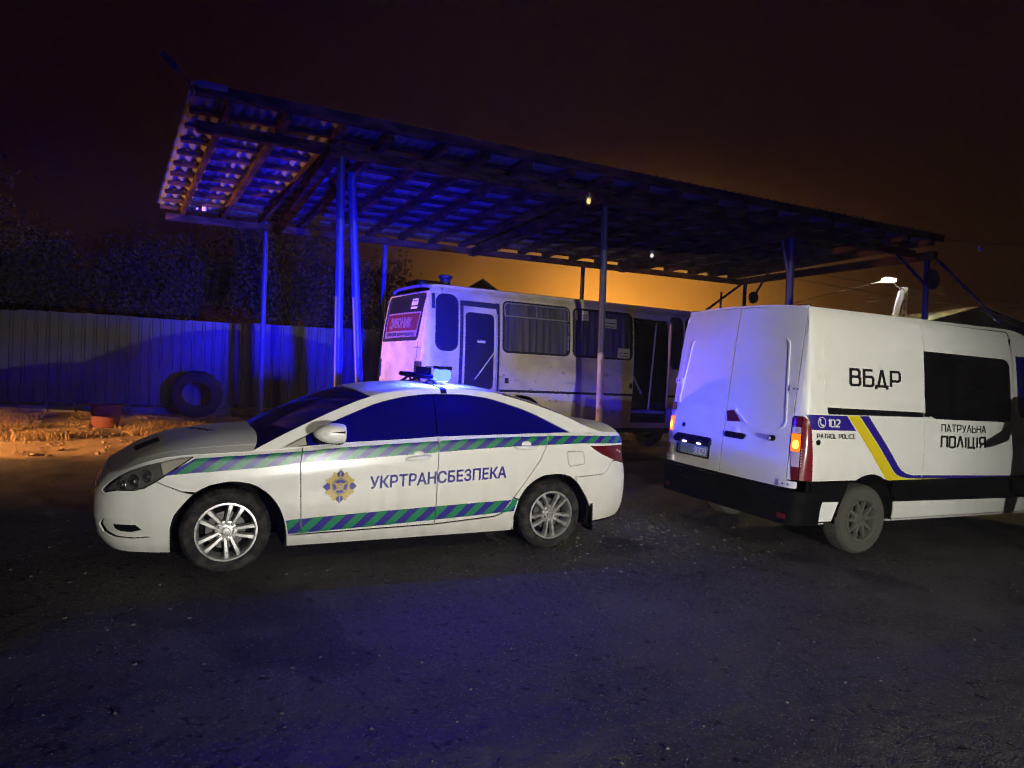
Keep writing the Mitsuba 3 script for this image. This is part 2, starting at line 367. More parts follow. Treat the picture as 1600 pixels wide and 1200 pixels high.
def make_canopy():
    rng = np.random.default_rng(11)
    can = thing('open_canopy', 'long open canopy on thin posts with a corrugated sheet roof over the bus', 'canopy')
    O = lambda part, m, mt, smooth=False, **k: obj(can, part, m, mt, smooth, **k)
    cols, rows = 12, 4
    wu, wv = (U1 - U0) / cols, (V1 - V0) / rows
    for r in range(rows):
        for c in range(cols):
            u = np.linspace(-.03, wu + .03, 67); v = np.array([-.06 if r else 0, wv + .02])
            Uq, Vq = np.meshgrid(u, v, indexing='ij')
            j = rng.normal(0, .006, 3)
            uu, vv = U0 + c * wu + Uq + j[0], V0 + r * wv + Vq + j[1]
            z = roof_z(uu, vv) + .026 * np.cos(2 * PI * (uu - U0) / .150) + .012 * (Vq < 0) + .004 * ((c + r) % 2) + j[2] * .4
            n = len(u); i = np.arange(n - 1)
            P = cwv(np.c_[sheared(uu, vv).ravel(), vv.ravel(), z.ravel()])
            f = np.vstack([np.c_[2 * i, 2 * i + 1, 2 * i + 3], np.c_[2 * i, 2 * i + 3, 2 * i + 2]])
            v3 = np.vstack([P, P + V(0, 0, .008)])
            f3 = np.vstack([f[:, ::-1], f + len(P), *[np.c_[a, b, b + len(P)] for a, b in ((2 * i, 2 * i + 2), (2 * i + 1, 2 * i + 3))], *[np.c_[a, b + len(P), a + len(P)] for a, b in ((2 * i, 2 * i + 2), (2 * i + 1, 2 * i + 3))]])
            O('roof_sheet', tm(v3, f3), M_SLATE, 40)
    bu = lambda u0, u1, v, dz, w, h, jz=0.0: beam(cw(float(sheared(u0, v)), v, float(roof_z(u0, v)) - dz), cw(float(sheared(u1, v)), v, float(roof_z(u1, v)) - dz + jz), w, h)
    for i, v in enumerate(np.linspace(V0 + .10, V1 - .10, 11)):
        for k in range(3):
            a, b = U0 + .02 + k * 4.40, U0 + .02 + (k + 1) * 4.40 - .02
            O('batten', bu(a, min(b, U1), v + rng.normal(0, .012), .052, .13 + rng.uniform(-.02, .02), .045), M_WOOD)
    for i, u in enumerate(np.arange(-1.42, 11.4, .66)):
        d = rng.normal(0, .03)
        O('rafter', beam(cw(u + d, V0 + .04, float(roof_z(u, V0)) - .135), cw(float(sheared(u - d, V1)), V1 - .04, float(roof_z(u, V1)) - .135), .065 + rng.uniform(0, .03), .115), M_WOOD)
    for v in (0.0, 5.0):
        for k in range(3):
            a, b = U0 + .1 + k * 4.36, U0 + .1 + (k + 1) * 4.36 - .015
            O('purlin', bu(a, b, v, .255, .13, .125), M_WOOD)
    for u, v_, ur in ((0.0, 0, -.48), (4.13, 0, 1.88), (8.1, 0, 6.7), (11.83, 0, 11.55)):
        O('tie_beam', beam(cw(u - .12, -.25, 4.335), cw(u - .30, 5.1, float(roof_z(ur, 5.1)) - .24), .15, .15), M_WOOD)
    fb = O('front_board', beam(cw(-1.62, V0 - .02, 4.66), cw(11.35, V0 - .02, 4.55), .03, .12), M_WOOD)
    O('front_plate', beam(cw(-1.77, V0 - .035, 4.705), cw(-1.44, V0 - .035, 4.70), .01, .075), M_SLATE, label='pale short board at the left end of the roof edge')
    for i in range(58):
        u = U0 + .55 + i * .226
        if u < U1 - .1: O('roof_nail', sphere(cw(u, V0 + .01, float(roof_z(u, V0)) + .045), .014, 1), M_STEEL)
    # posts
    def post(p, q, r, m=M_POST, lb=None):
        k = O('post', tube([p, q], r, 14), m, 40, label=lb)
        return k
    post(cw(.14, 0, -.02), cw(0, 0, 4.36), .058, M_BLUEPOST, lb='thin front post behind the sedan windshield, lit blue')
    post(cw(4.29, 0, -.02), cw(4.13, 0, 4.36), .055, lb='rusty front post before the bus, its headlamp-lit lower half coloured pale')
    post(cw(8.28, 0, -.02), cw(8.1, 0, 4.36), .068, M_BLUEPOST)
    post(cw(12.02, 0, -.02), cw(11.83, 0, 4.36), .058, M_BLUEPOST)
    for u in (-.52, 1.86, 6.68, 11.72):
        post(cw(u + .05, 5.05, -.02), cw(u, 5.05, 4.2), .05, M_BLUEPOST)
    O('prop', tube([cw(.62, .6, 0), cw(.26, .6, 4.3)], .06, 12), M_BLUEPOST, 40)
    br = [((11.65, 5.05, 4.20), (10.45, 5.05, 3.36)), ((12.62, 5.05, 4.75), (11.95, 5.05, 3.7)), ((7.89, 0, 4.2), (8.12, 0, 3.5)), ((10.70, 0, 4.42), (11.85, 0, 3.75)), ((12.05, 0, 4.36), (14.35, 0, 3.2))]
    for a, b in br: O('brace', tube([cw(*a), cw(*b)], .032, 8), M_BLUEPOST, 40)
    for c, rr in ((cw(11.98, 4.98, 3.83), .16), (cw(11.9, -.10, 3.88), .205)):
        k = thing('round_plate', 'x', 'plate')
        d = lathe([(.001, 0), (rr * .8, -.015), (rr - .008, -.02), (rr, .0), (rr, .02), (.001, .02)], 36, 'y')
        R_ = np.array([[CU[0], CU[1], 0], [CV[0], CV[1], 0], [0, 0, 1]])
        scene[k] = mikit.ply(tm(np.asarray(d.vertices) @ R_ + c, d.faces), M_DARKH, smooth=30)
    labels['round_plate']['label'] = 'dark round plate on the rear canopy post, above the left of the van roof'
    labels['round_plate_001']['label'] = 'larger dark round plate on the right hand front canopy post, above the van'
    O('cable_box', bx(0, .10, 0, .06, 0, .10), M_PAPER) if False else None
    kb = O('junction_box', moved(bx(-.035, .035, -.02, .02, -.04, .04), cw(-1.64, 4.72, 4.24)), M_PORC, False, label='small pale box on the rear beam')
    O('hook', moved(bx(-.02, .02, -.01, .01, -.02, .02), cw(-1.76, 4.72, 4.23)), M_PORC, False)
    # hanging jar lamps
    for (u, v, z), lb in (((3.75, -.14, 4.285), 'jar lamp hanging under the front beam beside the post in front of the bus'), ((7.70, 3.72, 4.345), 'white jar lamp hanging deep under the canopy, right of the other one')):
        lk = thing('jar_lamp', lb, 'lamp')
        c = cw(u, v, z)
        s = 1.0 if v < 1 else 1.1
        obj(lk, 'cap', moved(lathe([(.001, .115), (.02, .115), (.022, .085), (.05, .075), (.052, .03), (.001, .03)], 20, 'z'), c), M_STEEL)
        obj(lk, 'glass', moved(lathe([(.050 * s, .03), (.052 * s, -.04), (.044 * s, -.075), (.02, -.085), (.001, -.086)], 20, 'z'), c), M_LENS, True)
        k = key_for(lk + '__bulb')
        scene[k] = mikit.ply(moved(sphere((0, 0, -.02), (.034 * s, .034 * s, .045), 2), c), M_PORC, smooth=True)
        scene[k]['emitter'] = {'type': 'area', 'sampling_weight': .25, 'radiance': rgb(.9, .72, .12) if v < 1 else rgb(.75, .72, .68)}  # weak glow stands in for headlamp light reflected in the jars
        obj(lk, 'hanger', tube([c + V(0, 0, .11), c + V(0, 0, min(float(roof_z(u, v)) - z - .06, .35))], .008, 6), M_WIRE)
    # cable with a bulb, leaving the right corner
    ck = thing('bulb_cable', 'thin cable with one hanging bulb leaving the right end of the canopy', 'cable')
    pts = [cw(12.2 + 6 * t, 0, 4.77 + .9 * t - .9 * t * (1 - t)) for t in np.linspace(0, 1, 18)]
    obj(ck, 'wire', tube(pts, .012, 6), M_STEEL)
    obj(ck, 'bulb', sphere(cw(13.5, 0, 4.70), (.045, .045, .06), 2), M_PORC, True)
    # street lamp head on an arm at the left front corner
    al = thing('arm_lamp', 'unlit pale lamp head on a slanting arm above the left corner of the canopy', 'street lamp')
    P = lambda x, z: V(x, 8.15, z)
    obj(al, 'arm', tube([P(-3.905, 4.60), P(-3.91, 4.68), P(-3.95, 4.76), P(-4.10, 4.91)], .016, 8), M_STEEL)
    obj(al, 'head', beam(P(-4.10, 4.915), P(-4.265, 5.075), .075, .035, (0, 1, 0)), M_LAMPIN, False)
make_canopy()

# ---------------------------------------------------------------- the fence
FA = .43
FU, FV, F0 = V(math.cos(FA), math.sin(FA), 0), V(-math.sin(FA), math.cos(FA), 0), V(-9.5, 16.2, 0)
def fw(t, v, z): return F0 + FU * t + FV * v + V(0, 0, z)
def make_fence():
    fe = thing('metal_fence', 'tall grey fence of ribbed metal sheets behind the tyre and the sedan', 'fence')
    prof = [(0, 0), (.075, 0), (.095, .026), (.135, .026), (.155, 0), (.23, 0)]
    rng = np.random.default_rng(4)
    for s in range(27):
        t0 = -7.5 + s * 1.15
        px = [(t0 + k * .23 + a, b) for k in range(5) for a, b in prof[:-1]] + [(t0 + 1.155, 0)]
        dz, dv = rng.normal(0, .012), rng.normal(0, .008) + (s % 2) * .004
        zt = 2.27 + .012 * (t0 + 2) * (t0 < 6) + dz
        n = len(px)
        v = [fw(a, -b + dv, z) for z in (.20 + dz, zt) for a, b in px]
        i = np.arange(n - 1)
        obj(fe, 'fence_sheet', tm(v, np.vstack([np.c_[i, i + 1, n + i + 1], np.c_[i, n + i + 1, n + i]])), M_FENCE, False)
    for t in np.arange(-7.5, 23, 2.3):
        obj(fe, 'post', moved(bx(-.03, .03, -.03, .03, 0, 2.2), fw(t, .09, 0)), M_BLUEPOST, False)
    for k, t in enumerate(np.arange(-7.5, 22.5, 2.3)):
        obj(fe, 'base_block', beam(fw(t, .05, .07), fw(t + 2.28, .05, .07), .16, .15), M_CONC, False)
    for z in (.7, 1.8):
        obj(fe, 'rail', beam(fw(-7.5, .05, z), fw(23, .05, z + .1), .03, .05), M_BLUEPOST, False)
    for t in np.arange(-5, 3, .55):
        obj(fe, 'stake', moved(bx(-.03, .03, -.02, .02, -.05, .24), fw(t, -.06, 0)), M_CONC, False)
make_fence()

# ---------------------------------------------------------------- things along the fence
def make_tyre():
    R, r, W = .555, .31, .30
    prof = [(r, -.10), (r + .02, -.02), (R - .12, .0), (R - .05, -.02), (R - .012, -.05), (R, -.09), (R, -W + .09), (R - .012, -W + .05), (R - .05, -W + .02), (R - .12, -W), (r + .02, -W + .02), (r, -W + .10), (r + .02, -W / 2), (r, -.10)]
    g = lathe(prof, 60)
    v = np.array(g.vertices)
    rad = np.hypot(v[:, 0], v[:, 2]); ang = np.arctan2(v[:, 2], v[:, 0])
    k = 1 - .022 * ((np.round(ang / (2 * PI) * 60).astype(int) // 2) % 2) * (rad > R - .03)
    v[:, 0] *= k; v[:, 2] *= k
    a = math.radians(14)
    y, z = v[:, 1] * math.cos(a) - v[:, 2] * math.sin(-a), v[:, 1] * math.sin(-a) + v[:, 2] * math.cos(a)
    v = np.c_[v[:, 0], -y, z + R * math.cos(a) + .02]
    # facing the camera side
    th = .30
    c, s = math.cos(th), math.sin(th)
    v = np.c_[c * v[:, 0] - s * v[:, 1], s * v[:, 0] + c * v[:, 1], v[:, 2]]
    k = thing('big_tyre', 'big worn tyre leaning upright against the metal fence', 'tyre')
    scene[k] = mikit.ply(tm(v + V(-7.18, 15.75, -.02), g.faces), pbr('old_tyre', (.016, .012, .012), rough=.9), smooth=30)
make_tyre()
bk = thing('red_barrel', 'low rusty red drum standing in the dry grass before the fence', 'barrel')
obj(bk, 'drum', moved(lathe([(.20, 0), (.225, .02), (.25, .20), (.255, .22), (.25, .24), (.262, .43), (.268, .45), (.26, .46), (.245, .45), (.235, .10), (.001, .08)], 32, 'z'), (-7.95, 13.6, -.03)), M_BARREL)
obj(bk, 'rim', moved(lathe([(.262, .44), (.272, .45), (.272, .47), (.255, .475), (.25, .45)], 32, 'z'), (-7.95, 13.6, -.03)), M_BARREL)

def scatter_grass():
    rng = np.random.default_rng(21)
    n = 9000
    t, v = rng.uniform(-6, 8, n), -rng.uniform(.1, 5.4, n)
    p = F0 + t[:, None] * FU + v[:, None] * FV
    clump = meshkit.fbm(np.c_[p[:, 0] * 1.1, p[:, 1] * 1.1, 0 * t], 4, seed=9)
    keep = clump > .49 + .16 * np.abs(v + 2.9) / 2.6
    keep &= np.hypot(p[:, 0] + 7.95, p[:, 1] - 13.6) > .35
    p, clump = p[keep], clump[keep]
    vs, fs, o = [], [], 0
    for q, c in zip(p, clump):
        for _ in range(8):
            b = q + V(*rng.normal(0, .08, 2), 0); b[2] = -.02
            a = rng.uniform(0, 2 * PI); L = rng.uniform(.05, .20) * (.6 + 2.5 * (c - .45)); lean = rng.uniform(.5, 1.3)
            d = V(math.cos(a), math.sin(a), 0); w = V(-d[1], d[0], 0) * rng.uniform(.003, .006)
            m = b + d * L * .4 * lean * .5 + V(0, 0, L * .6); e = b + d * L * lean + V(0, 0, L * max(.15, 1 - .55 * lean))
            vs += [b - w, b + w, m - w * .8, m + w * .8, e]
            fs += [[o, o + 1, o + 3], [o, o + 3, o + 2], [o + 2, o + 3, o + 4]]; o += 5
    k = obj('', 'dry_grass', tm(vs, fs), M_STRAW, False, kind='stuff', label='short dry grass tufts on the dirt strip before the metal fence')
    labels[k]['category'] = 'grass'
scatter_grass()

def stones(name, n, fn, r0, r1, m, lab, seed):
    rng = np.random.default_rng(seed)
    base = [trimesh.creation.icosphere(subdivisions=1) for _ in range(1)][0]
    bv, bf = np.asarray(base.vertices), np.asarray(base.faces)
    vs, fs, o = [], [], 0
    for _ in range(n):
        x, y = fn(rng)
        r = r0 * (r1 / r0) ** (rng.random() ** 2.2)
        q = bv * (1 + rng.normal(0, .16, (len(bv), 1))) * (rng.uniform(.6, 1.2, 3) * [1, 1, .6]) * r
        a = rng.uniform(0, 2 * PI); c, s = math.cos(a), math.sin(a)
        q = np.c_[c * q[:, 0] - s * q[:, 1], s * q[:, 0] + c * q[:, 1], q[:, 2]] + [x, y, r * .25]
        vs.append(q); fs.append(bf + o); o += len(q)
    k = obj('', name, tm(np.vstack(vs), np.vstack(fs)), m, False, kind='stuff', label=lab)
    labels[k]['category'] = 'stones'
stones('gravel', 620, lambda g: (g.normal(1.25, .8), g.normal(7.3, .8)), .004, .016, M_STONE, 'pale broken stones scattered beside the rear wheel of the sedan', 1)
stones('loose_grit', 2600, lambda g: (g.uniform(-4.5, 6), 2.0 + 7 * g.random() ** .7), .003, .012, M_DSTONE, 'grey grit lying loose over the dark asphalt', 2)
stones('soil_lumps', 2200, lambda g: (lambda t, v: tuple((F0 + FU * t + FV * v)[:2]))(g.uniform(-8, 9), g.uniform(-7.2, -.3)), .012, .06, pbr('soil_lump', (.17, .12, .07), rough=.95), 'brown lumps of soil on the dirt strip before the fence', 3)
def rubble():
    rng = np.random.default_rng(8)
    for c, n, lb in ((V(3.3, 16.4, 0), 16, 'heap of broken boards and rags under the front of the bus'),):
        k = thing('rubbish_heap', lb, 'rubbish')
        for i in range(n):
            p = c + V(*rng.normal(0, .30, 2), .04 + .10 * rng.random())
            a = rng.uniform(0, PI)
            obj(k, 'scrap', beam(p, p + V(math.cos(a) * .4, math.sin(a) * .4, rng.normal(0, .06)), .12, .02), M_STONE if i % 3 else M_WOOD, False)
rubble()

# ---------------------------------------------------------------- trees behind the fence
def tree(lab, x, y, h, spread, seed, leaves, trunk_r=.14, lean=(0, 0)):
    rng = np.random.default_rng(seed)
    k = thing('bare_tree', lab, 'tree', None)
    limbs, tips = [], []
    def grow(p, d, L, r, lev):
        n = 5
        pts, rr = [p], [r]
        for i in range(n):
            d = d + rng.normal(0, .16, 3); d[2] += .05; d /= np.linalg.norm(d)
            p = p + d * L / n
            pts.append(p); rr.append(r * (1 - .6 * (i + 1) / n))
            if lev >= 2: tips.append((p, d))
            if lev < 4 and i >= (1 if lev else 2):
                for _ in range(2 if lev < 3 else 1):
                    a = rng.normal(0, 1, 3); a -= d * (a @ d); a /= np.linalg.norm(a)
                    nd = d * .62 + a * .75; nd[2] += .12; nd /= np.linalg.norm(nd)
                    grow(p, nd, L * rng.uniform(.5, .72), rr[-1] * .62, lev + 1)
        limbs.append((tube(pts, rr, 6 if lev < 2 else 4, False), lev))
    d0 = V(lean[0], lean[1], 1.0); d0 /= np.linalg.norm(d0)
    grow(V(x, y, -.1), d0, h * .48, trunk_r, 0)
    obj(k, 'trunk', [m for m, l in limbs if l == 0], M_BARK)
    obj(k, 'branches', [m for m, l in limbs if l > 0], M_BARK, kind='stuff')
    tp = [tips[i] for i in rng.choice(len(tips), min(leaves, 8 * len(tips)))]
    c = np.array([t[0] for t in tp]) + rng.normal(0, .13 * spread, (len(tp), 3))
    a = rng.normal(0, 1, (len(tp), 3)); a /= np.linalg.norm(a, axis=1, keepdims=True)
    b = np.cross(a, rng.normal(0, 1, (len(tp), 3))); b /= np.linalg.norm(b, axis=1, keepdims=True)
    s = rng.uniform(.03, .075, (len(tp), 1)) * spread
    v = np.stack([c - a * s, c + b * s * .55, c + a * s, c - b * s * .55], 1).reshape(-1, 3)
    i = np.arange(len(tp)) * 4
    obj(k, 'crown', tm(v, np.vstack([np.c_[i, i + 1, i + 2], np.c_[i, i + 2, i + 3]])), M_LEAF, False, kind='stuff')
tree('wide tree with sparse brown leaves behind the fence, left of the left rear post', -10.8, 22.5, 6.2, 1.3, 1, 9000)
tree('twiggy tree behind the fence between the rear post and the blue front posts', -6.9, 22.8, 6.4, 1.3, 5, 9000)
tree('thin leafy tree next to the left edge of the bus, against the purple sky', -5.2, 21.2, 5.4, 1.0, 3, 8000)
tree('low dark tree behind the left end of the fence', -15.5, 21.5, 5.3, 1.4, 7, 9000)
tree('tall dark tree at the left edge of the photograph', -18.5, 20.5, 8.6, 1.7, 9, 9000, .2)

# ---------------------------------------------------------------- houses, lamp pole and wires far behind
def house(key_lab, x0, x1, y0, y1, ze, zr, axis='x', light=None):
    k = thing('dark_house', key_lab, 'house')
    obj(k, 'wall', bx(x0, x1, y0, y1, 0, ze), M_DARKH, False)
    if axis == 'x':
        ym = (y0 + y1) / 2; e = .35
        for a, b in ((y0 - e, ym), (ym, y1 + e)):
            s = (zr - ze) / (ym - y0)
            za, zb = (ze - e * s, zr) if a < ym and b <= ym else (zr, ze - e * s)
            q = [(x, yy, zz + d) for x in (x0 - e, x1 + e) for yy, zz in ((a, za), (b, zb)) for d in (0.02, .12)]
            obj(k, 'roof', hull(q), M_DARKH, False)
        for xe in (x0, x1 - .05): obj(k, 'gable', hull([(xe, y0, ze), (xe, y1, ze), (xe, ym, zr - .02), (xe + .05, y0, ze), (xe + .05, y1, ze), (xe + .05, ym, zr - .02)]), M_DARKH, False)
    else:
        xm = (x0 + x1) / 2; e = .35; s = (zr - ze) / (xm - x0)
        for a, b, za, zb in ((x0 - e, xm, ze - e * s, zr), (xm, x1 + e, zr, ze - e * s)):
            q = [(xx, y, zz + d) for y in (y0 - e, y1 + e) for xx, zz in ((a, za), (b, zb)) for d in (0.02, .12)]
            obj(k, 'roof', hull(q), M_DARKH, False)
        for ye in (y0, y1 - .05): obj(k, 'gable', hull([(x0, ye, ze), (x1, ye, ze), (xm, ye, zr - .02), (x0, ye + .05, ze), (x1, ye + .05, ze), (xm, ye + .05, zr - .02)]), M_DARKH, False)
    if light is not None:
        lk = key_for(k + '__wall_lamp')
        scene[lk] = mikit.ply(sphere(light, .055, 1), M_PORC, smooth=True)
        scene[lk]['emitter'] = {'type': 'area', 'sampling_weight': .25, 'radiance': rgb(.55, .6, .62)}
    return k
house('dark house roof behind the right part of the van with one tiny lamp', 16.6, 20.7, 28.2, 34.5, 4.2, 4.9, 'y', (19.26, 27.95, 4.52))
house('far house gable peeping over the bus roof', -2.75, -1.25, 40, 46, 5.75, 6.25, 'y')
house('long dark sheds far behind the bus', 8, 17, 60, 68, 4.6, 6.0, 'x')
def pole():
    k = thing('lamp_pole', 'pale concrete double pole carrying the lit street lamp behind the van', 'street lamp')
    obj(k, 'strut', beam((15.35, 30, 0), (16.55, 30, 5.70), .20, .16, (0, 1, 0)), M_PALEC, False)
    obj(k, 'pole', beam((16.90, 30.1, 0), (16.72, 30.1, 5.90), .19, .16, (0, 1, 0)), M_PALEC, False)
    for z in np.arange(4.0, 5.7, .30): obj(k, 'slot', bx(16.72 - .03, 16.72 + .05, 30.0, 30.03, z, z + .14), M_DARKH, False)
    obj(k, 'arm', tube([(16.70, 30, 5.72), (16.35, 30, 5.88), (16.02, 29.9, 6.18)], .03, 8), M_STEEL)
    obj(k, 'head', hull([(15.72, 29.75, 6.20), (16.08, 29.75, 6.14), (15.72, 30.05, 6.20), (16.08, 30.05, 6.14), (15.75, 29.8, 6.30), (16.08, 29.8, 6.24), (15.75, 30, 6.30), (16.08, 30, 6.24)]), M_STEEL, False)
    lk = key_for(k + '__lamp')
    scene[lk] = mikit.ply(bx(15.64, 16.06, 29.60, 30.0, 6.04, 6.19), M_PORC, smooth=False)
    scene[lk]['emitter'] = {'type': 'area', 'sampling_weight': 1.2, 'radiance': rgb(2600, 1700, 550)}
    def wire(lab, a, b, sag, r=.02):
        a, b = V(*a), V(*b)
        t = np.linspace(0, 1, 24)[:, None]
        p = a + (b - a) * t - np.c_[0 * t, 0 * t, 4 * sag * t * (1 - t)]
        w = thing('overhead_wire', lab, 'wire')
        scene[w] = mikit.ply(tube(p, r, 5), M_STEEL, smooth=True)
    wire('sagging wire running left and down from the lit street lamp', (15.75, 30, 6.1), (4.5, 29, 2.2), -.18)
    wire('sagging bright wire right of the lamp pole above the dark house', (16.75, 30, 5.62), (23.5, 31, 5.6), .38)
    wire('upper of two short bright wires left of the lamp pole', (17.19, 34, 5.84), (17.85, 34, 5.87), .0)
    wire('lower of two short bright wires left of the lamp pole', (17.05, 34, 5.65), (17.78, 34, 5.68), .0)
    wire('dark wire crossing the orange sky behind the canopy post', (3, 36, 9.0), (26, 36, 6.2), .35, .018)
    wire('second dark wire crossing the orange sky just under the first', (3, 36, 8.6), (26, 36, 5.7), .35, .018)
    f = thing('far_pole', 'very thin far pole in the orange glow left of the canopy brace', 'pole')
    scene[f] = mikit.ply(tube([(13.2, 45, 0), (13.2, 45, 7.0)], .07, 6), M_DARKH, smooth=True)
pole()

# ---------------------------------------------------------------- the bus: x forward from its right rear corner, y to its far side, z up
BUS = (-1.44854, 10.87938, .48696)
def make_bus():
    P = BUS
    L, W = 7.3, 2.3
    bus = thing('cream_bus', 'old cream small bus with blue-lit windows parked under the canopy', 'bus')
    O = lambda part, m, mt, smooth=30, **k: obj(bus, part, posed(m, P), mt, smooth, **k)
    ins = pch([(.5, .05), (.9, .01), (1.3, 0), (1.9, .015), (2.5, .07), (2.72, .11), (2.83, .16), (2.92, .26)])
    # plan: near flank (y = 0), tail with rounded corners (x = 0), far flank; s runs along them
    pl = [(L, 0)] + [(x, 0) for x in np.linspace(L - .3, .3, 24)] + [(.12, .012), (.05, .045), (.012, .11), (0, .25), (-.02, .8), (-.03, W / 2)]
    pl = np.array(pl); tt = np.r_[0, np.cumsum(np.hypot(*np.diff(pl, axis=0).T))]
    cf = PchipInterpolator(tt, pl); H = tt[-1]
    q1 = np.linspace(0, H, 900); qp = cf(q1); tailm = qp[:, 0] < .3
    bsx = lambda x: np.interp(-np.asarray(x, float), -qp[:, 0], q1)
    def bsy(y):
        y = np.asarray(y, float); far = y > W / 2
        a = np.interp(np.where(far, W - y, y), qp[tailm][:, 1], q1[tailm])
        return np.where(far, 2 * H - a, a)
    rin = pch([(.5, .04), (1.2, 0), (1.9, .02), (2.5, .08), (2.75, .13), (2.92, .24)])
    def bs(s, z, off=0.0):
        s, z = np.asarray(s, float), np.asarray(z, float)
        far = s > H; sm = np.where(far, 2 * H - s, s)
        c = cf(sm); t = cf(np.minimum(sm + 1e-3, H)) - cf(np.maximum(sm - 1e-3, 0)); t /= np.linalg.norm(t, axis=-1, keepdims=True)
        n = np.stack([t[..., 1], -t[..., 0]], -1)
        sg = np.where((n * (c - np.array([3.5, W / 2]))).sum(-1) < 0, -1, 1); n = n * sg[..., None]
        wr = np.clip(-n[..., 0], 0, 1) ** 2
        i = ins(z) * (1 - wr) + rin(z) * wr - off
        x, y = c[..., 0] - n[..., 0] * i, c[..., 1] - n[..., 1] * i
        return np.stack([x, np.where(far, W - y, y), z + 0 * s], -1)
    fx = lambda a, b, off=0.0: bs(bsx(a), b, off)
    fy = lambda a, b, off=0.0: bs(bsy(a), b, off)
    Bx = lambda pts, h=.06: Polygon(np.c_[bsx(ring_pts(pts, h)[:, 0]), ring_pts(pts, h)[:, 1]]).buffer(0)
    R = rrect
    rq = R(.225, .625, 1.84, 2.76, .15)
    door_hole = Polygon([(.655, .80), (.655, 2.68), (1.375, 2.68), (1.40, .80)])
    w1 = R(1.425, 2.765, 1.87, 2.745, .11); w2 = R(2.815, 4.135, 1.87, 2.745, .11)
    fdoor = Polygon([(4.17, .72), (4.17, 2.67), (4.985, 2.66), (5.02, .72)])
    sl1 = R(5.035, 5.36, 1.75, 2.76, .12); sl2 = R(5.41, 6.1, 1.75, 2.76, .12); sl3 = R(6.16, 7.1, 1.75, 2.76, .12)
    arch = Point(1.82, .62).buffer(.55, quad_segs=16); archf = Point(6.2, .62).buffer(.55, quad_segs=16)
    rear_win = Polygon([(.20, 2.70), (.27, 2.765), (2.02, 2.765), (2.07, 2.70), (2.12, 1.985), (2.06, 1.955), (.34, 1.985), (.26, 2.04)])
    rw_s = Polygon(np.c_[bsy(ring_pts(list(rear_win.exterior.coords), .06)[:, 0]), ring_pts(list(rear_win.exterior.coords), .06)[:, 1]])
    e0 = float(bsy(.10))
    sx = lambda g: Bx(list(g.exterior.coords))
    near_up = Polygon([(0, 1.235), (0, 2.86), (e0, 2.86), (e0, 1.235)])
    holes = unary_union([sx(g) for g in (rq, door_hole, w1, w2, fdoor, sl1, sl2, sl3)])
    O('side_panel', sheet(near_up.difference(holes), bs, .07, rim=.02), M_BUS)
    near_lo = Polygon([(0, .62), (0, 1.228), (float(bsx(.02)), 1.228), (float(bsx(.02)), .62)])
    O('lower_side_panel', sheet(near_lo.difference(unary_union([sx(g) for g in (door_hole, fdoor, arch, archf)])), bs, .07, rim=.02), M_BUS)
    for a, b in ((.02, .65), (1.405, 4.165), (5.025, 7.25)):
        O('rub_rail', sheet(sbox(a, 1.215, b, 1.255), lambda p, q, off=0.0: fx(p, q, off + .012), .1, rim=.02), M_BUSRUB)
    O('tail_panel', sheet(Polygon([(e0 + .006, .62), (e0 + .006, 2.80), (2 * H - e0, 2.80), (2 * H - e0, .62)]).difference(rw_s), bs, .07, rim=.02), M_BUS, label='scuffed cream tail panel')
    O('far_side_panel', sheet(Polygon([(2 * H - e0 + .006, .62), (2 * H - e0 + .006, 2.86), (2 * H, 2.86), (2 * H, .62)]), bs, .2, rim=.0), M_BUS)
    zc = lambda x, y: 2.93 - .10 * np.abs((y - W / 2) / (W / 2)) ** 3
    def rf(x, y, off=0.0):
        u = np.abs((np.asarray(y) - W / 2) / (W / 2))
        v = np.clip((.45 - np.asarray(x)) / .45, 0, 1)
        return np.stack([x, y, 2.955 - .105 * u ** 4 - .10 * v ** 3 + off], -1)
    O('roof', sheet(sbox(.15, .21, L, W - .21).buffer(-.06).buffer(.06), rf, .1, rim=.05), M_BUS)
    O('gutter', sheet(strip([(.15, 2.81), (.65, 2.80), (1.4, 2.785), (L, 2.80)], .022), lambda p, q, off=0.0: fx(p, q, off + .016), .06, rim=.02), M_BUS)
    O('front_face', join(sheet(sbox(.05, .62, W - .05, 1.6), plane_fn((L, 0, 0), (0, 1, 0), (0, 0, 1), (1, 0, 0)), .3, rim=.02)), M_BUS)
    O('front_glass', sheet(sbox(.12, 1.62, W - .12, 2.75), plane_fn((L - .02, 0, 0), (0, 1, 0), (0, 0, 1), (1, 0, 0)), .3, rim=.02), M_BUSTINT)
    # windows
    def window(g, part='side_window', glass=M_BUSGLASS, rub=.035, back=None):
        k = O(part, sheet(g.difference(g.buffer(-rub)), lambda p, q, off=0.0: fx(p, q, off + .006), .05, rim=.03), M_BUSRUB)
        obj(k, 'pane', posed(sheet(g.buffer(-rub + .002), lambda p, q, off=0.0: fx(p, q, off - .006), .1, rim=0), P), glass)
        if back is not None: obj(k, 'curtain', posed(sheet(g.buffer(-.005), lambda p, q, off=0.0: fx(p, q, off - .07 + .015 * np.sin(p * 46)), .025, rim=0), P), back)
        return k
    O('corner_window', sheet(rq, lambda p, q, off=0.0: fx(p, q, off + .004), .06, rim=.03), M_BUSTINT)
    O('vent_slot', sheet(sbox(.155, 2.51, .215, 2.75), lambda p, q, off=0.0: fx(p, q, off + .004), .05, rim=.02), M_BUSRUB)
    k1 = window(w1, back=M_CURTAIN)
    alu = lambda pts, w=.022: sheet(strip(pts, w), lambda p, q, off=0.0: fx(p, q, off + .012), .05, rim=.02)
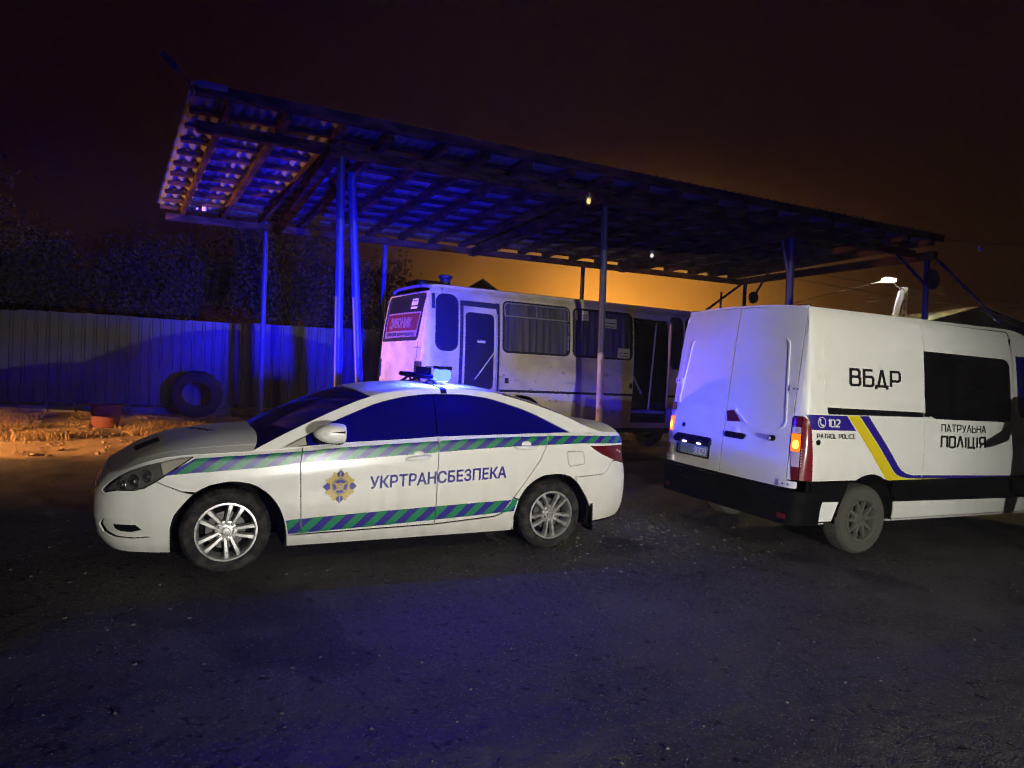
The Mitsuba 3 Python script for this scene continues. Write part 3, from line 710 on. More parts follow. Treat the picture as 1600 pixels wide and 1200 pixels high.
    obj(k1, 'slider_frame', posed(join(alu([(1.47, 2.49), (1.46, 2.66), (1.50, 2.705), (2.68, 2.705), (2.725, 2.66), (2.725, 2.49), (1.46, 2.49)]), alu([(2.08, 2.49), (2.08, 2.70)]), alu([(2.725, 2.45), (2.725, 2.28)], .016), alu([(2.725, 2.25), (2.725, 1.98)], .016)), P), M_ALU)
    k2 = window(w2, back=M_CURTAIN)
    for x0, x1, z0, z1 in ((3.49, 3.77, 2.43, 2.605), (3.80, 4.07, 1.905, 2.085), (2.885, 2.925, 2.53, 2.705), (3.02, 3.155, 2.53, 2.705)):
        obj(k2, 'paper', posed(sheet(sbox(x0, z0, x1, z1), lambda p, q, off=0.0: fx(p, q, off + .002), .2, rim=.002), P), M_PAPER)
    obj(k2, 'paper_lines', posed(join(*[sheet(sbox(a, z, b, z + .012), lambda p, q, off=0.0: fx(p, q, off + .0045), .2, rim=.001) for a, b, z in ((3.52, 3.74, 2.455), (3.03, 3.14, 2.62), (3.03, 3.14, 2.575), (3.83, 4.04, 1.94), (3.83, 4.04, 1.99), (3.52, 3.74, 2.52))]), P), M_BUSRUB)
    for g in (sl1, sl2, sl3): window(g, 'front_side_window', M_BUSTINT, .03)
    # rear door
    O('rear_doorway', sheet(door_hole.buffer(.02), lambda p, q, off=0.0: fx(p, q, off - .05), .1, rim=0), M_BUSRUB)
    leaf = Polygon([(.725, .85), (.725, 2.595), (1.32, 2.585), (1.345, .85)])
    dg = Polygon([(.765, 1.245), (.755, 2.50), (1.275, 2.49), (1.29, 1.245)]).buffer(-.08).buffer(.08)
    dk = O('rear_side_door', sheet(leaf.difference(dg), lambda p, q, off=0.0: fx(p, q, off - .018), .06, rim=.02), M_BUS)
    obj(dk, 'glass', posed(sheet(dg.buffer(.002), lambda p, q, off=0.0: fx(p, q, off - .022), .1, rim=.004), P), M_BUSTINT)
    obj(dk, 'hand_rail', posed(tube([fx(V(1.27), V(1.86), .02)[0], fx(V(1.01), V(1.50), .02)[0], fx(V(.94), V(1.40), .0)[0]], .010, 8), P), M_ALU)
    obj(dk, 'sticker', posed(sheet(sbox(.975, 2.005, 1.12, 2.045), lambda p, q, off=0.0: fx(p, q, off - .016), .2, rim=.001), P), M_PAPER)
    obj(dk, 'seal', posed(alu([(1.325, 2.50), (1.34, .9)], .018), P), M_ALU)
    # open front door, its leaf swung out, the dark inside, a step
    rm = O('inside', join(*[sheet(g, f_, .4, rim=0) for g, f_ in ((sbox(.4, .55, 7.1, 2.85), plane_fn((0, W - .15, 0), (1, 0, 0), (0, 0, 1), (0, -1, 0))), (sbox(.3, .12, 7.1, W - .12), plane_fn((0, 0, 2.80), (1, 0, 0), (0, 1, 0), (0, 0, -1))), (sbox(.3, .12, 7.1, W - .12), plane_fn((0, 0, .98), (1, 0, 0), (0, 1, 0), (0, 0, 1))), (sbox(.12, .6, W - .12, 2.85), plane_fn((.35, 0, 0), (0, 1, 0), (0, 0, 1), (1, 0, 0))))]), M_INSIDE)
    O('step', bx(4.18, 5.0, .05, .5, .90, .94), M_ALU, False)
    O('step_well', bx(4.18, 5.0, .45, .50, .6, .95), M_BUSRUB, False)
    O('hand_pole', tube([(4.72, .20, .95), (4.80, .20, 2.60)], .016, 8), M_ALU)
    O('seat_frame', tube([(4.25, .5, 1.95), (4.40, .42, 1.70), (4.62, .30, 1.25)], .016, 8), M_ALU)
    O('seat', bx(4.2, 4.55, .7, 1.2, 1.3, 2.05, .05), pbr('seat_red', (.16, .05, .04), rough=.9), False)
    a = math.radians(62)
    def lf(p, q, off=0.0):
        p = np.asarray(p); d = 5.0 - p
        return np.stack([5.0 - d * math.cos(a), -.03 - d * math.sin(a) * .55 - off, q], -1)
    leaf2 = Polygon([(4.42, 1.02), (4.36, 2.58), (4.97, 2.60), (4.98, 1.15), (4.90, 1.03)]).buffer(-.03).buffer(.03)
    gl2 = Polygon([(4.50, 1.32), (4.46, 2.50), (4.93, 2.50), (4.93, 1.32)]).buffer(-.07).buffer(.07)
    lk = O('front_door_leaf', sheet(leaf2.difference(gl2), lf, .08, rim=.03), M_BUS)
    obj(lk, 'pane', posed(sheet(gl2, lambda p, q, off=0.0: lf(p, q, off - .01), .1, rim=0), P), M_BUSGLASS)
    obj(lk, 'door_edge', posed(tube([(4.995, -.01, 1.70), (4.985, -.01, 2.64)], .014, 8), P), M_ALU)
    O('marker_lamp', bx(1.50, 1.565, -.012, .03, 1.36, 1.45), M_BUSRUB, False)
    O('marker_lamp', bx(4.09, 4.15, -.012, .03, 1.36, 1.45), M_BUSRUB, False)
    O('side_badge', sheet(unary_union([Polygon([(x, 1.39), (x + .03, 1.43), (x + .055, 1.43), (x + .03, 1.39)]) for x in (2.70, 2.76, 2.82, 2.88)]), lambda p, q, off=0.0: fx(p, q, off + .004), .05, rim=.004), M_ALU)
    # tail
    wk = O('rear_window', sheet(rear_win.difference(rear_win.buffer(-.05)), lambda p, q, off=0.0: fy(p, q, off + .006), .06, rim=.03), M_BUSRUB)
    obj(wk, 'pane', posed(sheet(rear_win.buffer(-.045), lambda p, q, off=0.0: fy(p, q, off - .008), .1, rim=0), P), M_BUSTINT)
    pk = obj(wk, 'poster', posed(sheet(Polygon([(.29, 2.46), (1.97, 2.46), (2.01, 2.01), (.36, 2.05)]), lambda p, q, off=0.0: fy(p, q, off + .000), .08, rim=.002), P), M_POSTERW, label='poster with a red field in the rear window')
    obj(wk, 'poster_red', posed(sheet(Polygon([(.33, 2.43), (1.93, 2.43), (1.955, 2.14), (.38, 2.155)]), lambda p, q, off=0.0: fy(p, q, off + .003), .08, rim=.002), P), M_POSTER)
    def on_tail(text, y0, y1, z, h, off, mt, part):
        t = lettering(text, 1.0); v = np.array(t.vertices); w_ = v[:, 0].max()
        yy = y1 + (y0 - y1) * v[:, 0] / w_
        pts = fy(yy, z + v[:, 1] * h, off + np.where(v[:, 2] > .001, .002, 0))
        obj(wk, part, posed(tm(pts, t.faces), P), mt, False)
    on_tail('ДИВОНИК', .62, 1.78, 2.20, .17, .006, M_POSTERW, 'poster_title')
    on_tail('ДОБРІ ЦІНИ. ДОБРІ ПРОДУКТИ', .46, 1.86, 2.065, .045, .003, M_BUSRUB, 'poster_line')
    for z0, z1 in ((2.655, 2.68), (2.57, 2.64), (2.51, 2.545)):
        obj(wk, 'paper', posed(sheet(sbox(.50, z0, .78, z1), lambda p, q, off=0.0: fy(p, q, off + .000), .1, rim=.001), P), M_PAPER)
    O('tail_lamp', sheet(sbox(.07, 1.32, .27, 1.65), lambda p, q, off=0.0: fy(p, q, off + .02), .05, rim=.03), M_BUSRUB)
    O('tail_lamp', sheet(sbox(W - .22, 1.32, W - .03, 1.65), lambda p, q, off=0.0: fy(p, q, off + .02), .05, rim=.03), M_BUSRUB)
    O('tail_seam', sheet(strip([(.25, 1.96), (.28, 1.3)], .008).union(strip([(.10, 1.875), (.42, 1.875)], .007)), lambda p, q, off=0.0: fy(p, q, off + .003), .06, rim=.003), M_BUSRUB)
    O('bumper', sheet(Polygon([(float(bsx(.4)), .55), (2 * H - float(bsx(.4)), .55), (2 * H - float(bsx(.4)), .75), (float(bsx(.4)), .75)]), lambda p, q, off=0.0: bs(p, q, off + .06), .1, rim=.08), M_BUSRUB)
    # roof fittings
    O('roof_vent', join(moved(lathe([(.085, 0), (.085, .10), (.115, .13), (.118, .165), (.05, .185), (.001, .186)], 18, 'z'), (.56, .55, 2.93))), M_BUSRUB)
    O('roof_hatch', bx(.35, .95, 1.35, 1.95, 2.93, 3.09, .03), M_BUSRUB, False)
    O('roof_lamp', sphere((.20, .62, 2.93), (.07, .05, .06), 2), M_BUSRUB)
    O('chassis', bx(.3, 7.0, .3, 2.0, .5, .9), M_GAP, False)
    for xc in (1.82, 6.2):
        for yy, sg in ((.09, -1), (W - .09, 1)):
            w_ = f'{bus}__wheel'; w_ = key_for(w_)
            t = lathe([(.25, -.02), (.27, 0), (.40, .0), (.455, -.03), (.465, -.06), (.465, -.26), (.40, -.28), (.25, -.28)], 44)
            d = lathe([(.001, -.05), (.10, -.05), (.12, -.10), (.22, -.11), (.25, -.02)], 36)
            for nm, g_, mt in (('tyre', t, M_RUBBER), ('disc', d, M_DALLOY)):
                v = np.array(g_.vertices); f_ = np.asarray(g_.faces)
                if sg < 0: v[:, 1] *= -1; f_ = f_[:, ::-1]
                obj(w_, nm, posed(tm(v + [xc, yy, .465], f_), P), mt, 30)
make_bus()

# ---------------------------------------------------------------- the sedan
# ---- sedan surfaces: x forward from the front axle, y to the left, z up
_pl = np.array([(.94, 0), (.936, .25), (.915, .46), (.87, .62), (.79, .74), (.67, .82), (.5, .87), (.3, .896), (0, .908), (-.5, .914), (-1.4, .9175), (-2.4, .915), (-2.8, .908),
                (-3.1, .893), (-3.35, .862), (-3.55, .80), (-3.7, .70), (-3.8, .55), (-3.85, .36), (-3.88, .15), (-3.885, 0)])
_t = np.r_[0, np.cumsum(np.hypot(*np.diff(_pl, axis=0).T))]
_cs = CubicSpline(_t, _pl, bc_type=((1, np.array([0, 1.0])), (1, np.array([0, -1.0]))))
_tt = np.linspace(0, _t[-1], 1200)
_pp = _cs(_tt)
S_LEN = _t[-1]
s_of_x = lambda x: np.interp(-np.asarray(x, float), -_pp[:, 0], _tt)
F_in = pch([(.16, .16), (.25, .06), (.33, .02), (.45, 0), (.55, 0), (.62, .012), (.70, .05), (.75, .09), (.80, .15), (1.3, .5)])
R_in = pch([(.16, .16), (.22, .10), (.30, .04), (.38, .01), (.48, 0), (.62, 0), (.70, .012), (.78, .03), (.88, .05), (.97, .07), (1.06, .11), (1.12, .16), (1.4, .3)])
S_in = pch([(.16, .11), (.22, .055), (.30, .026), (.42, .008), (.52, 0), (1.4, 0)])
Z_cr = pch([(.95, .66), (.3, .72), (-.5, .77), (-1.2, .84), (-1.9, .90), (-2.6, .955), (-3.3, .99), (-3.9, 1.0)])
Z_sh = pch([(.95, .735), (.85, .755), (.75, .785), (.65, .822), (.54, .862), (.41, .893), (.25, .912), (-.14, .935), (-.41, .957), (-.85, 1.0), (-1.38, 1.032), (-1.61, 1.05), (-2.26, 1.075),
            (-2.92, 1.095), (-3.2, 1.10), (-3.45, 1.088), (-3.65, 1.08), (-3.9, 1.07)])

def side(s, z, off=0.0):
    """A point of the sedan's left side that runs from the nose (s = 0) round the left to the tail (s = S_LEN)."""
    s, z = np.asarray(s, float), np.asarray(z, float)
    c, t = _cs(s), _cs(s, 1)
    t = t / np.linalg.norm(t, axis=-1, keepdims=True)
    n = np.stack([t[..., 1], -t[..., 0]], -1)
    x = c[..., 0]
    zc, zs = Z_cr(x), Z_sh(x)
    d = z - zc
    i = S_in(z) + np.where(d > 0, .10 * d, .07 * np.minimum(-d, .14)) + .035 * np.clip((z - (zs - .05)) / .05, 0, 1.5) ** 2
    wf, wr = np.clip(n[..., 0], 0, 1) ** 1.5, np.clip(-n[..., 0], 0, 1) ** 1.5
    i = i * (1 - wf - wr) + F_in(z) * wf + R_in(z) * wr - off
    return np.stack([c[..., 0] - n[..., 0] * i, c[..., 1] - n[..., 1] * i, z + 0 * s], -1)

def yb(x):
    return side(s_of_x(x), Z_sh(x))[..., 1] - .004

def green(x, z, off=0.0):
    """The side of the greenhouse above the belt line."""
    x, z = np.asarray(x, float), np.asarray(z, float)
    h = np.maximum(z - Z_sh(x), -.08)
    y = yb(x) - .40 * h - .22 * np.maximum(h, 0) ** 2
    return np.stack([x, y + off * .9, z + off * .4], -1)

SEDAN = (-2.4589, 5.9351, 3.5963)
ARCH_F = [(.384, .18), (.384, .352), (.368, .448), (.292, .565), (.215, .645), (.11, .695), (-.027, .716), (-.139, .699), (-.243, .646), (-.335, .555), (-.381, .473), (-.416, .369), (-.431, .281)]
ARCH_R = [(-2.417, .203), (-2.395, .335), (-2.42, .462), (-2.476, .568), (-2.569, .653), (-2.691, .705), (-2.817, .714), (-2.953, .69), (-3.048, .623), (-3.151, .49), (-3.229, .366), (-3.283, .238)]
def smooth_line(pts, k=5):
    p = np.asarray(pts, float)
    t = np.r_[0, np.cumsum(np.hypot(*np.diff(p, axis=0).T))]
    f = PchipInterpolator(t, p)
    return f(np.unique(np.r_[t, np.linspace(0, t[-1], k * len(p))]))
ARCH_F = [tuple(q) for q in smooth_line(ARCH_F)]
ARCH_R = [tuple(q) for q in smooth_line(ARCH_R)]
def xs(pts, n=.03):
    """(x, z) outline -> (s, z) outline along the flank."""
    p = ring_pts(pts, n)
    return Polygon(np.c_[s_of_x(p[:, 0]), p[:, 1]]).buffer(0)
def shoulder(x0, x1, dz=0.0, n=24):
    x = np.linspace(x0, x1, n)
    return [(a, float(Z_sh(a)) + dz) for a in x]
def both(m): return join(m, mirrored(m))

E_out = pch([(.12, .80), (-.15, .935), (-.374, 1.055), (-.619, 1.174), (-.813, 1.263), (-1.063, 1.361), (-1.223, 1.403), (-1.436, 1.436), (-1.579, 1.446), (-1.877, 1.454), (-2.184, 1.438), (-2.337, 1.410),
             (-2.494, 1.374), (-2.732, 1.306), (-2.937, 1.239), (-3.062, 1.187), (-3.149, 1.152), (-3.24, 1.123), (-3.5, 1.07)])
CROWN = pch([(.12, .06), (-.15, .08), (-.4, .092), (-.8, .085), (-1.06, .062), (-1.5, .034), (-2.2, .038), (-2.5, .055), (-2.9, .075), (-3.1, .075), (-3.5, .07)])
def roof(x, y, off=0.0):
    zE = E_out(x); yE = green(x, zE)[..., 1]
    u = np.clip(np.abs(y) / yE, 0, 1.02)
    return np.stack([x, y, zE + CROWN(x) * (1 - u ** 2.3) + off], -1)
HOODC = pch([(.95, .69), (.88, .728), (.84, .765), (.8, .80), (.711, .852), (.603, .898), (.458, .949), (.279, .989), (.094, 1.022), (-.135, 1.043), (-.5, 1.06)])
_ss = np.linspace(0, S_LEN, 1600)
_ee = side(_ss, Z_sh(_cs(_ss)[:, 0]))
_eh = _ss < S_LEN / 2
X_NOSE, X_TAIL = _ee[0, 0], _ee[-1, 0]
def y_sh(x): return np.interp(-np.asarray(x, float), -_ee[:, 0], _ee[:, 1])
def z_sh(x): return np.interp(-np.asarray(x, float), -_ee[:, 0], _ee[:, 2])
def x_nose(y): return np.interp(np.abs(y), _ee[_eh][:, 1], _ee[_eh][:, 0])
def hood(x, y, off=0.0):
    x = np.asarray(x, float)
    u = np.clip(np.abs(y) / np.maximum(y_sh(x), .05), 0, 1)
    k = np.clip((X_NOSE + .02 - x) / .25, .0, 1)
    c = z_sh(x) + (HOODC(x) - z_sh(x)) * np.maximum(k, .0) ** .5
    return np.stack([x, y, c - (c - z_sh(x)) * u ** 3 + off], -1)
TRUNKC = pch([(-2.9, 1.20), (-3.1, 1.185), (-3.3, 1.165), (-3.6, 1.15), (-3.75, 1.135), (-3.83, 1.10), (-3.9, 1.07)])
def trunk(x, y, off=0.0):
    x = np.asarray(x, float)
    u = np.clip(np.abs(y) / np.maximum(y_sh(x), .05), 0, 1)
    return np.stack([x, y, TRUNKC(x) - (TRUNKC(x) - z_sh(x)) * u ** 4 + off], -1)

def wheel_parts(car, pose, x, y, sgn, R, W, r, mats, a0, design, steer=0.0):
    """A wheel whose outer face is at y (sgn = +1 faces +y)."""
    rub, alloy = mats
    w = f'{car}__wheel'; w = key_for(w); labels[w] = {}
    del labels[w]
    def fin(ms, part, m, smooth=35, **k):
        g = join(*ms) if isinstance(ms, list) else ms
        v = np.array(g.vertices)
        if sgn < 0: v = v * [1, -1, 1]; f = np.asarray(g.faces)[:, ::-1]
        else: f = g.faces
        v = v + [x, y, R]
        return obj(w, part, posed(tm(v, f), pose), m, smooth, **k)
    p = [(r - .004, -.012), (r + .012, -.002), (r + .03, .004), (R - .07, .007), (R - .035, .002), (R - .016, -.012), (R - .004, -.030), (R, -.05), (R, -W + .05), (R - .016, -W + .012), (R - .07, -W + .004), (r, -W)]
    ty = lathe(p, 96)
    v = np.array(ty.vertices); n = 96
    rad = np.hypot(v[:, 0], v[:, 2]); ang = np.arctan2(v[:, 2], v[:, 0])
    blk = (np.round(ang / (2 * PI) * n).astype(int) % 2) * np.where(rad > R - .02, -.009, 0) * 1.0
    v[:, 0] *= 1 + blk / rad; v[:, 2] *= 1 + blk / rad
    k = fin(tm(v, ty.faces), 'tyre', rub, 25)
    fin(lathe([(r + .004, -.008), (r + .004, .001), (r - .010, .002), (r - .016, -.012), (r - .022, -.03), (r - .03, -.10), (r - .03, -W)], 64), 'rim', alloy)
    sp = []
    hub_y = -.018
    if design == 'pair':
        for i in range(5):
            c = a0 + i * 2 * PI / 5
            for s in (-1, 1):
                ai, ao = c + s * .40, c + s * .215
                pi = V(math.cos(ai) * .052, 0, math.sin(ai) * .052); po = V(math.cos(ao) * (r - .012), 0, math.sin(ao) * (r - .012))
                d = po - pi; d /= np.linalg.norm(d); t = V(-d[2], 0, d[0])
                q = []
                for e, wd, yy in ((pi, .014, hub_y), (pi * .35 + po * .65, .018, -.010), (po, .024, -.012)):
                    q += [e + t * wd * a + V(0, yy - .03, 0) for a in (-1, 1)] + [e + t * wd * .62 * a + V(0, yy, 0) for a in (-1, 1)]
                sp.append(hull(q))
    else:
        for i in range(5):
            c = a0 + i * 2 * PI / 5
            for s in (-1, 1):
                ai, ao = c + s * .10, c + s * .30
                pi = V(math.cos(ai) * .05, 0, math.sin(ai) * .05); po = V(math.cos(ao) * (r - .012), 0, math.sin(ao) * (r - .012))
                d = po - pi; d /= np.linalg.norm(d); t = V(-d[2], 0, d[0])
                q = []
                for e, wd, yy in ((pi, .026, hub_y), (po, .011, -.02)):
                    q += [e + t * wd * a + V(0, yy - .03, 0) for a in (-1, 1)] + [e + t * wd * .7 * a + V(0, yy, 0) for a in (-1, 1)]
                sp.append(hull(q))
    fin(sp, 'spokes', alloy, 25)
    fin(lathe([(.001, .004 + hub_y), (.026, .003 + hub_y), (.030, -.002 + hub_y), (.031, -.012 + hub_y), (.078, -.016 + hub_y), (.085, -.03 + hub_y), (.085, -.07)], 40), 'hub', alloy)
    for i in range(5):
        c = a0 + i * 2 * PI / 5
        q = lathe([(.001, .002), (.007, .002), (.009, -.002), (.009, -.02), (.016, -.021), (.016, -.03)], 8)
        fin(moved(q, (math.cos(c) * .057, hub_y + .010, math.sin(c) * .057)), 'lug_nut', M_STEEL)
    fin(lathe([(.06, -.085), (r - .075, -.085), (r - .075, -.105), (.06, -.105)], 48), 'brake_disc', M_DISC)
    fin(lathe([(.001, -.125), (r - .03, -.125)], 40), 'back_plate', M_GAP)

def make_sedan():
    P = SEDAN
    car = thing('white_patrol_sedan', 'white patrol sedan with green and blue chequered stripes and a lit blue roof lamp', 'car')
    O = lambda part, m, mt, smooth=32, **k: obj(car, part, posed(m, P), mt, smooth, **k)
    def O2(part, m, mt, smooth=32, label=None):
        k = O(part, m, mt, smooth, label=label)
        O(part, mirrored(m), mt, smooth)
        return k
    fn, g = side, .0035
    # --- outlines on the flank, in (s, z)
    head = Polygon([(.675, .637), (.715, .622), (.78, .638), (.843, .652), (.956, .655), (1.031, .675), (1.103, .72), (1.148, .756), (1.25, .83), (1.341, .895), (1.26, .888), (1.177, .868), (1.107, .851), (1.037, .833), (.907, .786), (.811, .741), (.73, .69)])
    grille = Polygon([(-.44, .585), (.44, .585), (.555, .63), (.575, .655), (.50, .705), (.41, .728), (-.41, .728), (-.50, .705), (-.575, .655)])
    intake = Polygon([(-.52, .30), (.52, .30), (.62, .34), (.60, .405), (.45, .425), (-.45, .425), (-.6, .405), (-.62, .34)])
    fog = Polygon([(.66, .385), (.70, .425), (.767, .446), (.86, .458), (.93, .447), (1.005, .385), (1.075, .312), (.95, .302), (.80, .308), (.70, .335)]).buffer(.004).buffer(-.004)
    foglamp = Polygon([(.80, .405), (.835, .432), (.894, .440), (.945, .425), (1.005, .372), (.93, .355), (.849, .36), (.81, .378)]).buffer(.010).intersection(fog.buffer(-.008))
    sF = lambda x: float(s_of_x(x))
    arch = [(sF(a), b) for a, b in ARCH_F]
    sh = [(sF(a), b) for a, b in shoulder(.245, .935, -.001, 30)]
    bump = Polygon([q for q in arch if q[0] <= sF(.231)] + [(1.279, .648), (1.108, .722), (1.2, .80), (1.335, .892)] + sh + [(0, .735), (0, .20), (.40, .20), (.6, .19), (.85, .188), (1.02, .186)]).buffer(0)
    skin = bump.buffer(-g).difference(unary_union([head.buffer(g), grille, intake, fog]))
    O2('front_bumper', sheet(skin, fn, .03), M_PAINT, label='white front bumper with a curved fog lamp recess')
    # chin lip and recess floors
    rec = lambda a, b, off=0.0: side(a, b, off - .045)
    O2('lower_intake', sheet(intake.intersection(sbox(0, 0, 9, 9)), rec, .05, rim=-.05), M_BLACKP)
    O2('grille', sheet(grille.intersection(sbox(0, 0, 9, 9)), lambda a, b, off=0.0: side(a, b, off - .03), .05, rim=-.034), M_GLOSSB)
    bars = [sheet(strip([(0, z), (.50 - .9 * abs(z - .66), z)], .012), lambda a, b, off=0.0: side(a, b, off - .008), .04, rim=.02) for z in (.61, .64, .67, .70)]
    for b_ in bars: O2('grille_bar', b_, M_CHROME)
    for m_ in (0, 1):
        f_ = mirrored if m_ else (lambda q: q)
        fr = O('fog_recess', f_(sheet(fog, lambda a, b, off=0.0: side(a, b, off - .016 - .02 * np.clip((.44 - b) / .1, 0, 1)), .03, rim=-.03)), M_PAINT)
        obj(fr, 'fog_lamp', posed(f_(sheet(foglamp, lambda a, b, off=0.0: side(a, b, off - .024), .03, rim=-.01)), P), M_GLOSSB)
        # headlamp: dark housing, projector rings, clear cover
        hl = O('headlight', f_(sheet(head, lambda a, b, off=0.0: side(a, b, off - .035), .03, rim=-.036)), M_LAMPIN, label='clear glass headlight with a pale corner reflector' if not m_ else None)
        rings = []
        for s0, z0, rr in ((.86, .688, .036), (.95, .715, .046), (1.04, .755, .04)):
            c = side(V(s0), V(z0), -.022)[0]; n = side(V(s0), V(z0), .03)[0] - c
            n = n + V(.04, 0, 0); n /= np.linalg.norm(n)
            tor = trimesh.creation.torus(rr, .006, major_sections=28, minor_sections=8)
            ball = trimesh.creation.icosphere(subdivisions=2, radius=rr * .72)
            R_ = trimesh.geometry.align_vectors([0, 0, 1], n)[:3, :3]
            for q in (tor, ball):
                rings.append(tm(np.asarray(q.vertices) @ R_.T * (1 if q is tor else .9) + c, q.faces))
        obj(hl, 'projector', posed(f_(join(*rings)), P), M_CHROME)
        refl = head.intersection(Polygon([(1.115, .88), (1.16, .72), (1.40, .88), (1.36, .93)]))
        obj(hl, 'corner_reflector', posed(f_(sheet(refl.buffer(-.004), lambda a, b, off=0.0: side(a, b, off - .012), .03, rim=.01)), P), M_AMBERL)
        obj(hl, 'lens', posed(f_(sheet(head.buffer(-.002), lambda a, b, off=0.0: side(a, b, off - .001), .03, rim=0)), P), M_LENS)
    # --- flank panels
    fend = [(a, b) for a, b in ARCH_F if a <= .2315]
    fender = xs(fend + [(-.541, .284), (-.509, .853), (-.522, .93)] + shoulder(-.525, .25, -.001) + [(.30, .86), (.486, .722), (.316, .648)])
    doorF = xs([(-.541, .286), (-1.642, .311), (-1.640, .98)] + shoulder(-1.641, -.527, -.001) + [(-.522, .93), (-.509, .853)])
    doorR = xs([(-1.642, .311), (-2.202, .352), (-2.276, .380), (-2.345, .455), (-2.374, .514), (-2.455, .613), (-2.545, .733), (-2.622, .842), (-2.676, .971), (-2.70, 1.05)] + shoulder(-2.705, -1.641, -.001) + [(-1.640, .98)])
    rocker = xs([(-.432, .281), (-.541, .281), (-1.64, .306), (-2.202, .346), (-2.28, .374), (-2.35, .452), (-2.378, .51), (-2.43, .485), (-2.395, .335), (-2.417, .203), (-.443, .18)])
    tail = xs([(-3.176, .969), (-3.40, .968), (-3.62, .964), (-3.72, .955), (-3.79, .77), (-3.70, .78), (-3.55, .815), (-3.434, .852), (-3.31, .897), (-3.229, .937)])
    fuel = xs(ring_pts([(-2.901, .922), (-3.092, .921), (-3.119, .802), (-2.946, .784)], .05)).buffer(-.012).buffer(.012)
    quarter = xs([(a, b) for a, b in ARCH_R if b > .485 and a > -3.05] + [(-3.048, .623), (-3.017, .681), (-3.20, .69), (-3.365, .697), (-3.42, .75), (-3.471, .812), (-3.55, .83), (-3.70, .80), (-3.74, .96)]
                 + shoulder(-3.72, -2.703, -.001, 34) + [(-2.70, 1.05), (-2.676, .971), (-2.622, .842), (-2.545, .733), (-2.455, .613), (-2.378, .512)])
    rb = [(a, b) for a, b in ARCH_R if a <= -3.047][::-1]
    rbump = Polygon(list(xs(rb + [(-3.048, .623), (-3.017, .681), (-3.20, .69), (-3.365, .697), (-3.42, .75), (-3.471, .812), (-3.55, .815), (-3.70, .775), (-3.80, .76), (-3.86, .76), (-3.86, .27), (-3.5, .25)]).exterior.coords)).union(sbox(s_of_x(-3.855), .27, S_LEN, .76))
    boot = Polygon(list(xs([(-3.72, .79), (-3.86, .77), (-3.86, 1.06), (-3.72, 1.07)]).exterior.coords)).union(sbox(s_of_x(-3.855), .77, S_LEN, 1.06)).difference(tail.buffer(g))
    cut = lambda q, *h: q.buffer(-g, join_style='mitre').difference(unary_union([x.buffer(g) for x in h])) if h else q.buffer(-g, join_style='mitre')
    side_parts = [('front_fender', cut(fender, head), None), ('front_door', cut(doorF), None), ('rear_door', cut(doorR), None), ('rocker_panel', cut(rocker), 'dusty white sill under the doors'),
                  ('rear_quarter', cut(quarter, tail, fuel), None), ('rear_bumper', cut(rbump), None)]
    keys = {}
    for nm, q, lb in side_parts:
        m = sheet(q, fn, .032, rim=.014)
        keys[nm] = O(nm, m, M_PAINT, label=lb)
        O(nm, mirrored(m), M_PAINT)
    O2('boot_lid_edge', sheet(cut(boot), fn, .04), M_PAINT)
    O('boot_lid', join(sheet(Polygon([(x_, float(y_sh(x_)) - .012) for x_ in np.linspace(-3.0, X_TAIL + .006, 40)] + [(x_, -float(y_sh(x_)) + .012) for x_ in np.linspace(X_TAIL + .006, -3.0, 40)]).buffer(0), trunk, .04)), M_PAINT)
    O('fuel_flap', sheet(fuel.buffer(-.0015), fn, .03), M_PAINT)
    for m_ in (0, 1):
        q = sheet(tail.buffer(-.001), fn, .03)
        tl = O('tail_light', mirrored(q) if m_ else q, M_DREDLENS, label=None if m_ else 'dark red wedge shaped tail light, unlit')
        q = join(*[sphere(side(V(a), V(b), .002)[0], .012, 1) for a, b in ((float(s_of_x(-3.55)), .92), (float(s_of_x(-3.60)), .90))])
        obj(tl, 'reflector', posed(mirrored(q) if m_ else q, P), M_CLEARL)
    # dark shell behind the gaps, wheel housings, floor
    hole = unary_union([xs([(.36, .0), (.36, .35), (.28, .56), (.1, .69), (-.03, .71), (-.24, .64), (-.38, .47), (-.43, .0)]), xs([(-2.43, .0), (-2.42, .46), (-2.57, .65), (-2.81, .71), (-3.04, .62), (-3.15, .49), (-3.23, .0)])])
    shell = Polygon([(0, .22)] + [(s, .22) for s in np.linspace(.1, S_LEN, 60)] + [(s, float(Z_sh(_cs(s)[0])) - .012) for s in np.linspace(S_LEN, 0, 80)]).difference(hole.buffer(.02)).difference(fog.buffer(.02)).difference(head.buffer(.004)).difference(intake.union(grille).buffer(.02))
    O2('inner_shell', (sheet(shell, lambda a, b, off=0.0: side(a, b, off - .018), .08, rim=0)), M_GAP)
    wells = []
    for xc, r_ in ((-.03, .40), (-2.81, .43)):
        for yy in (-1, 1):
            w_ = lathe([(r_, .0), (r_, .40), (.0, .40)], 28, 'y', -.1 * PI, 1.1 * PI)
            v = np.array(w_.vertices); v[:, 1] = (.865 - v[:, 1]) * yy
            O('wheel_housing', tm(v + [xc, 0, .325], w_.faces), M_GAP)
    for b_ in ((-3.6, .75, -.45, .45, .20, .30), (-2.36, -.48, -.80, .80, .19, .28), (-3.6, -3.25, -.6, .6, .26, .36)): O('floor_pan', bx(*b_), M_GAP, False)
    # --- hood, fender tops, greenhouse
    xf = np.linspace(-.50, .90, 40)
    edge = lambda x, k: k * y_sh(x)
    kk = .865
    nose = x_nose
    ys = np.linspace(-.68, .68, 41)
    hp = Polygon([(float(nose(y)) - .028, y) for y in ys] + [(x, float(min(.79, kk * y_sh(x)))) for x in np.linspace(.64, -.45, 24)] + [(x, -float(min(.79, kk * y_sh(x)))) for x in np.linspace(-.45, .64, 24)]).buffer(0)
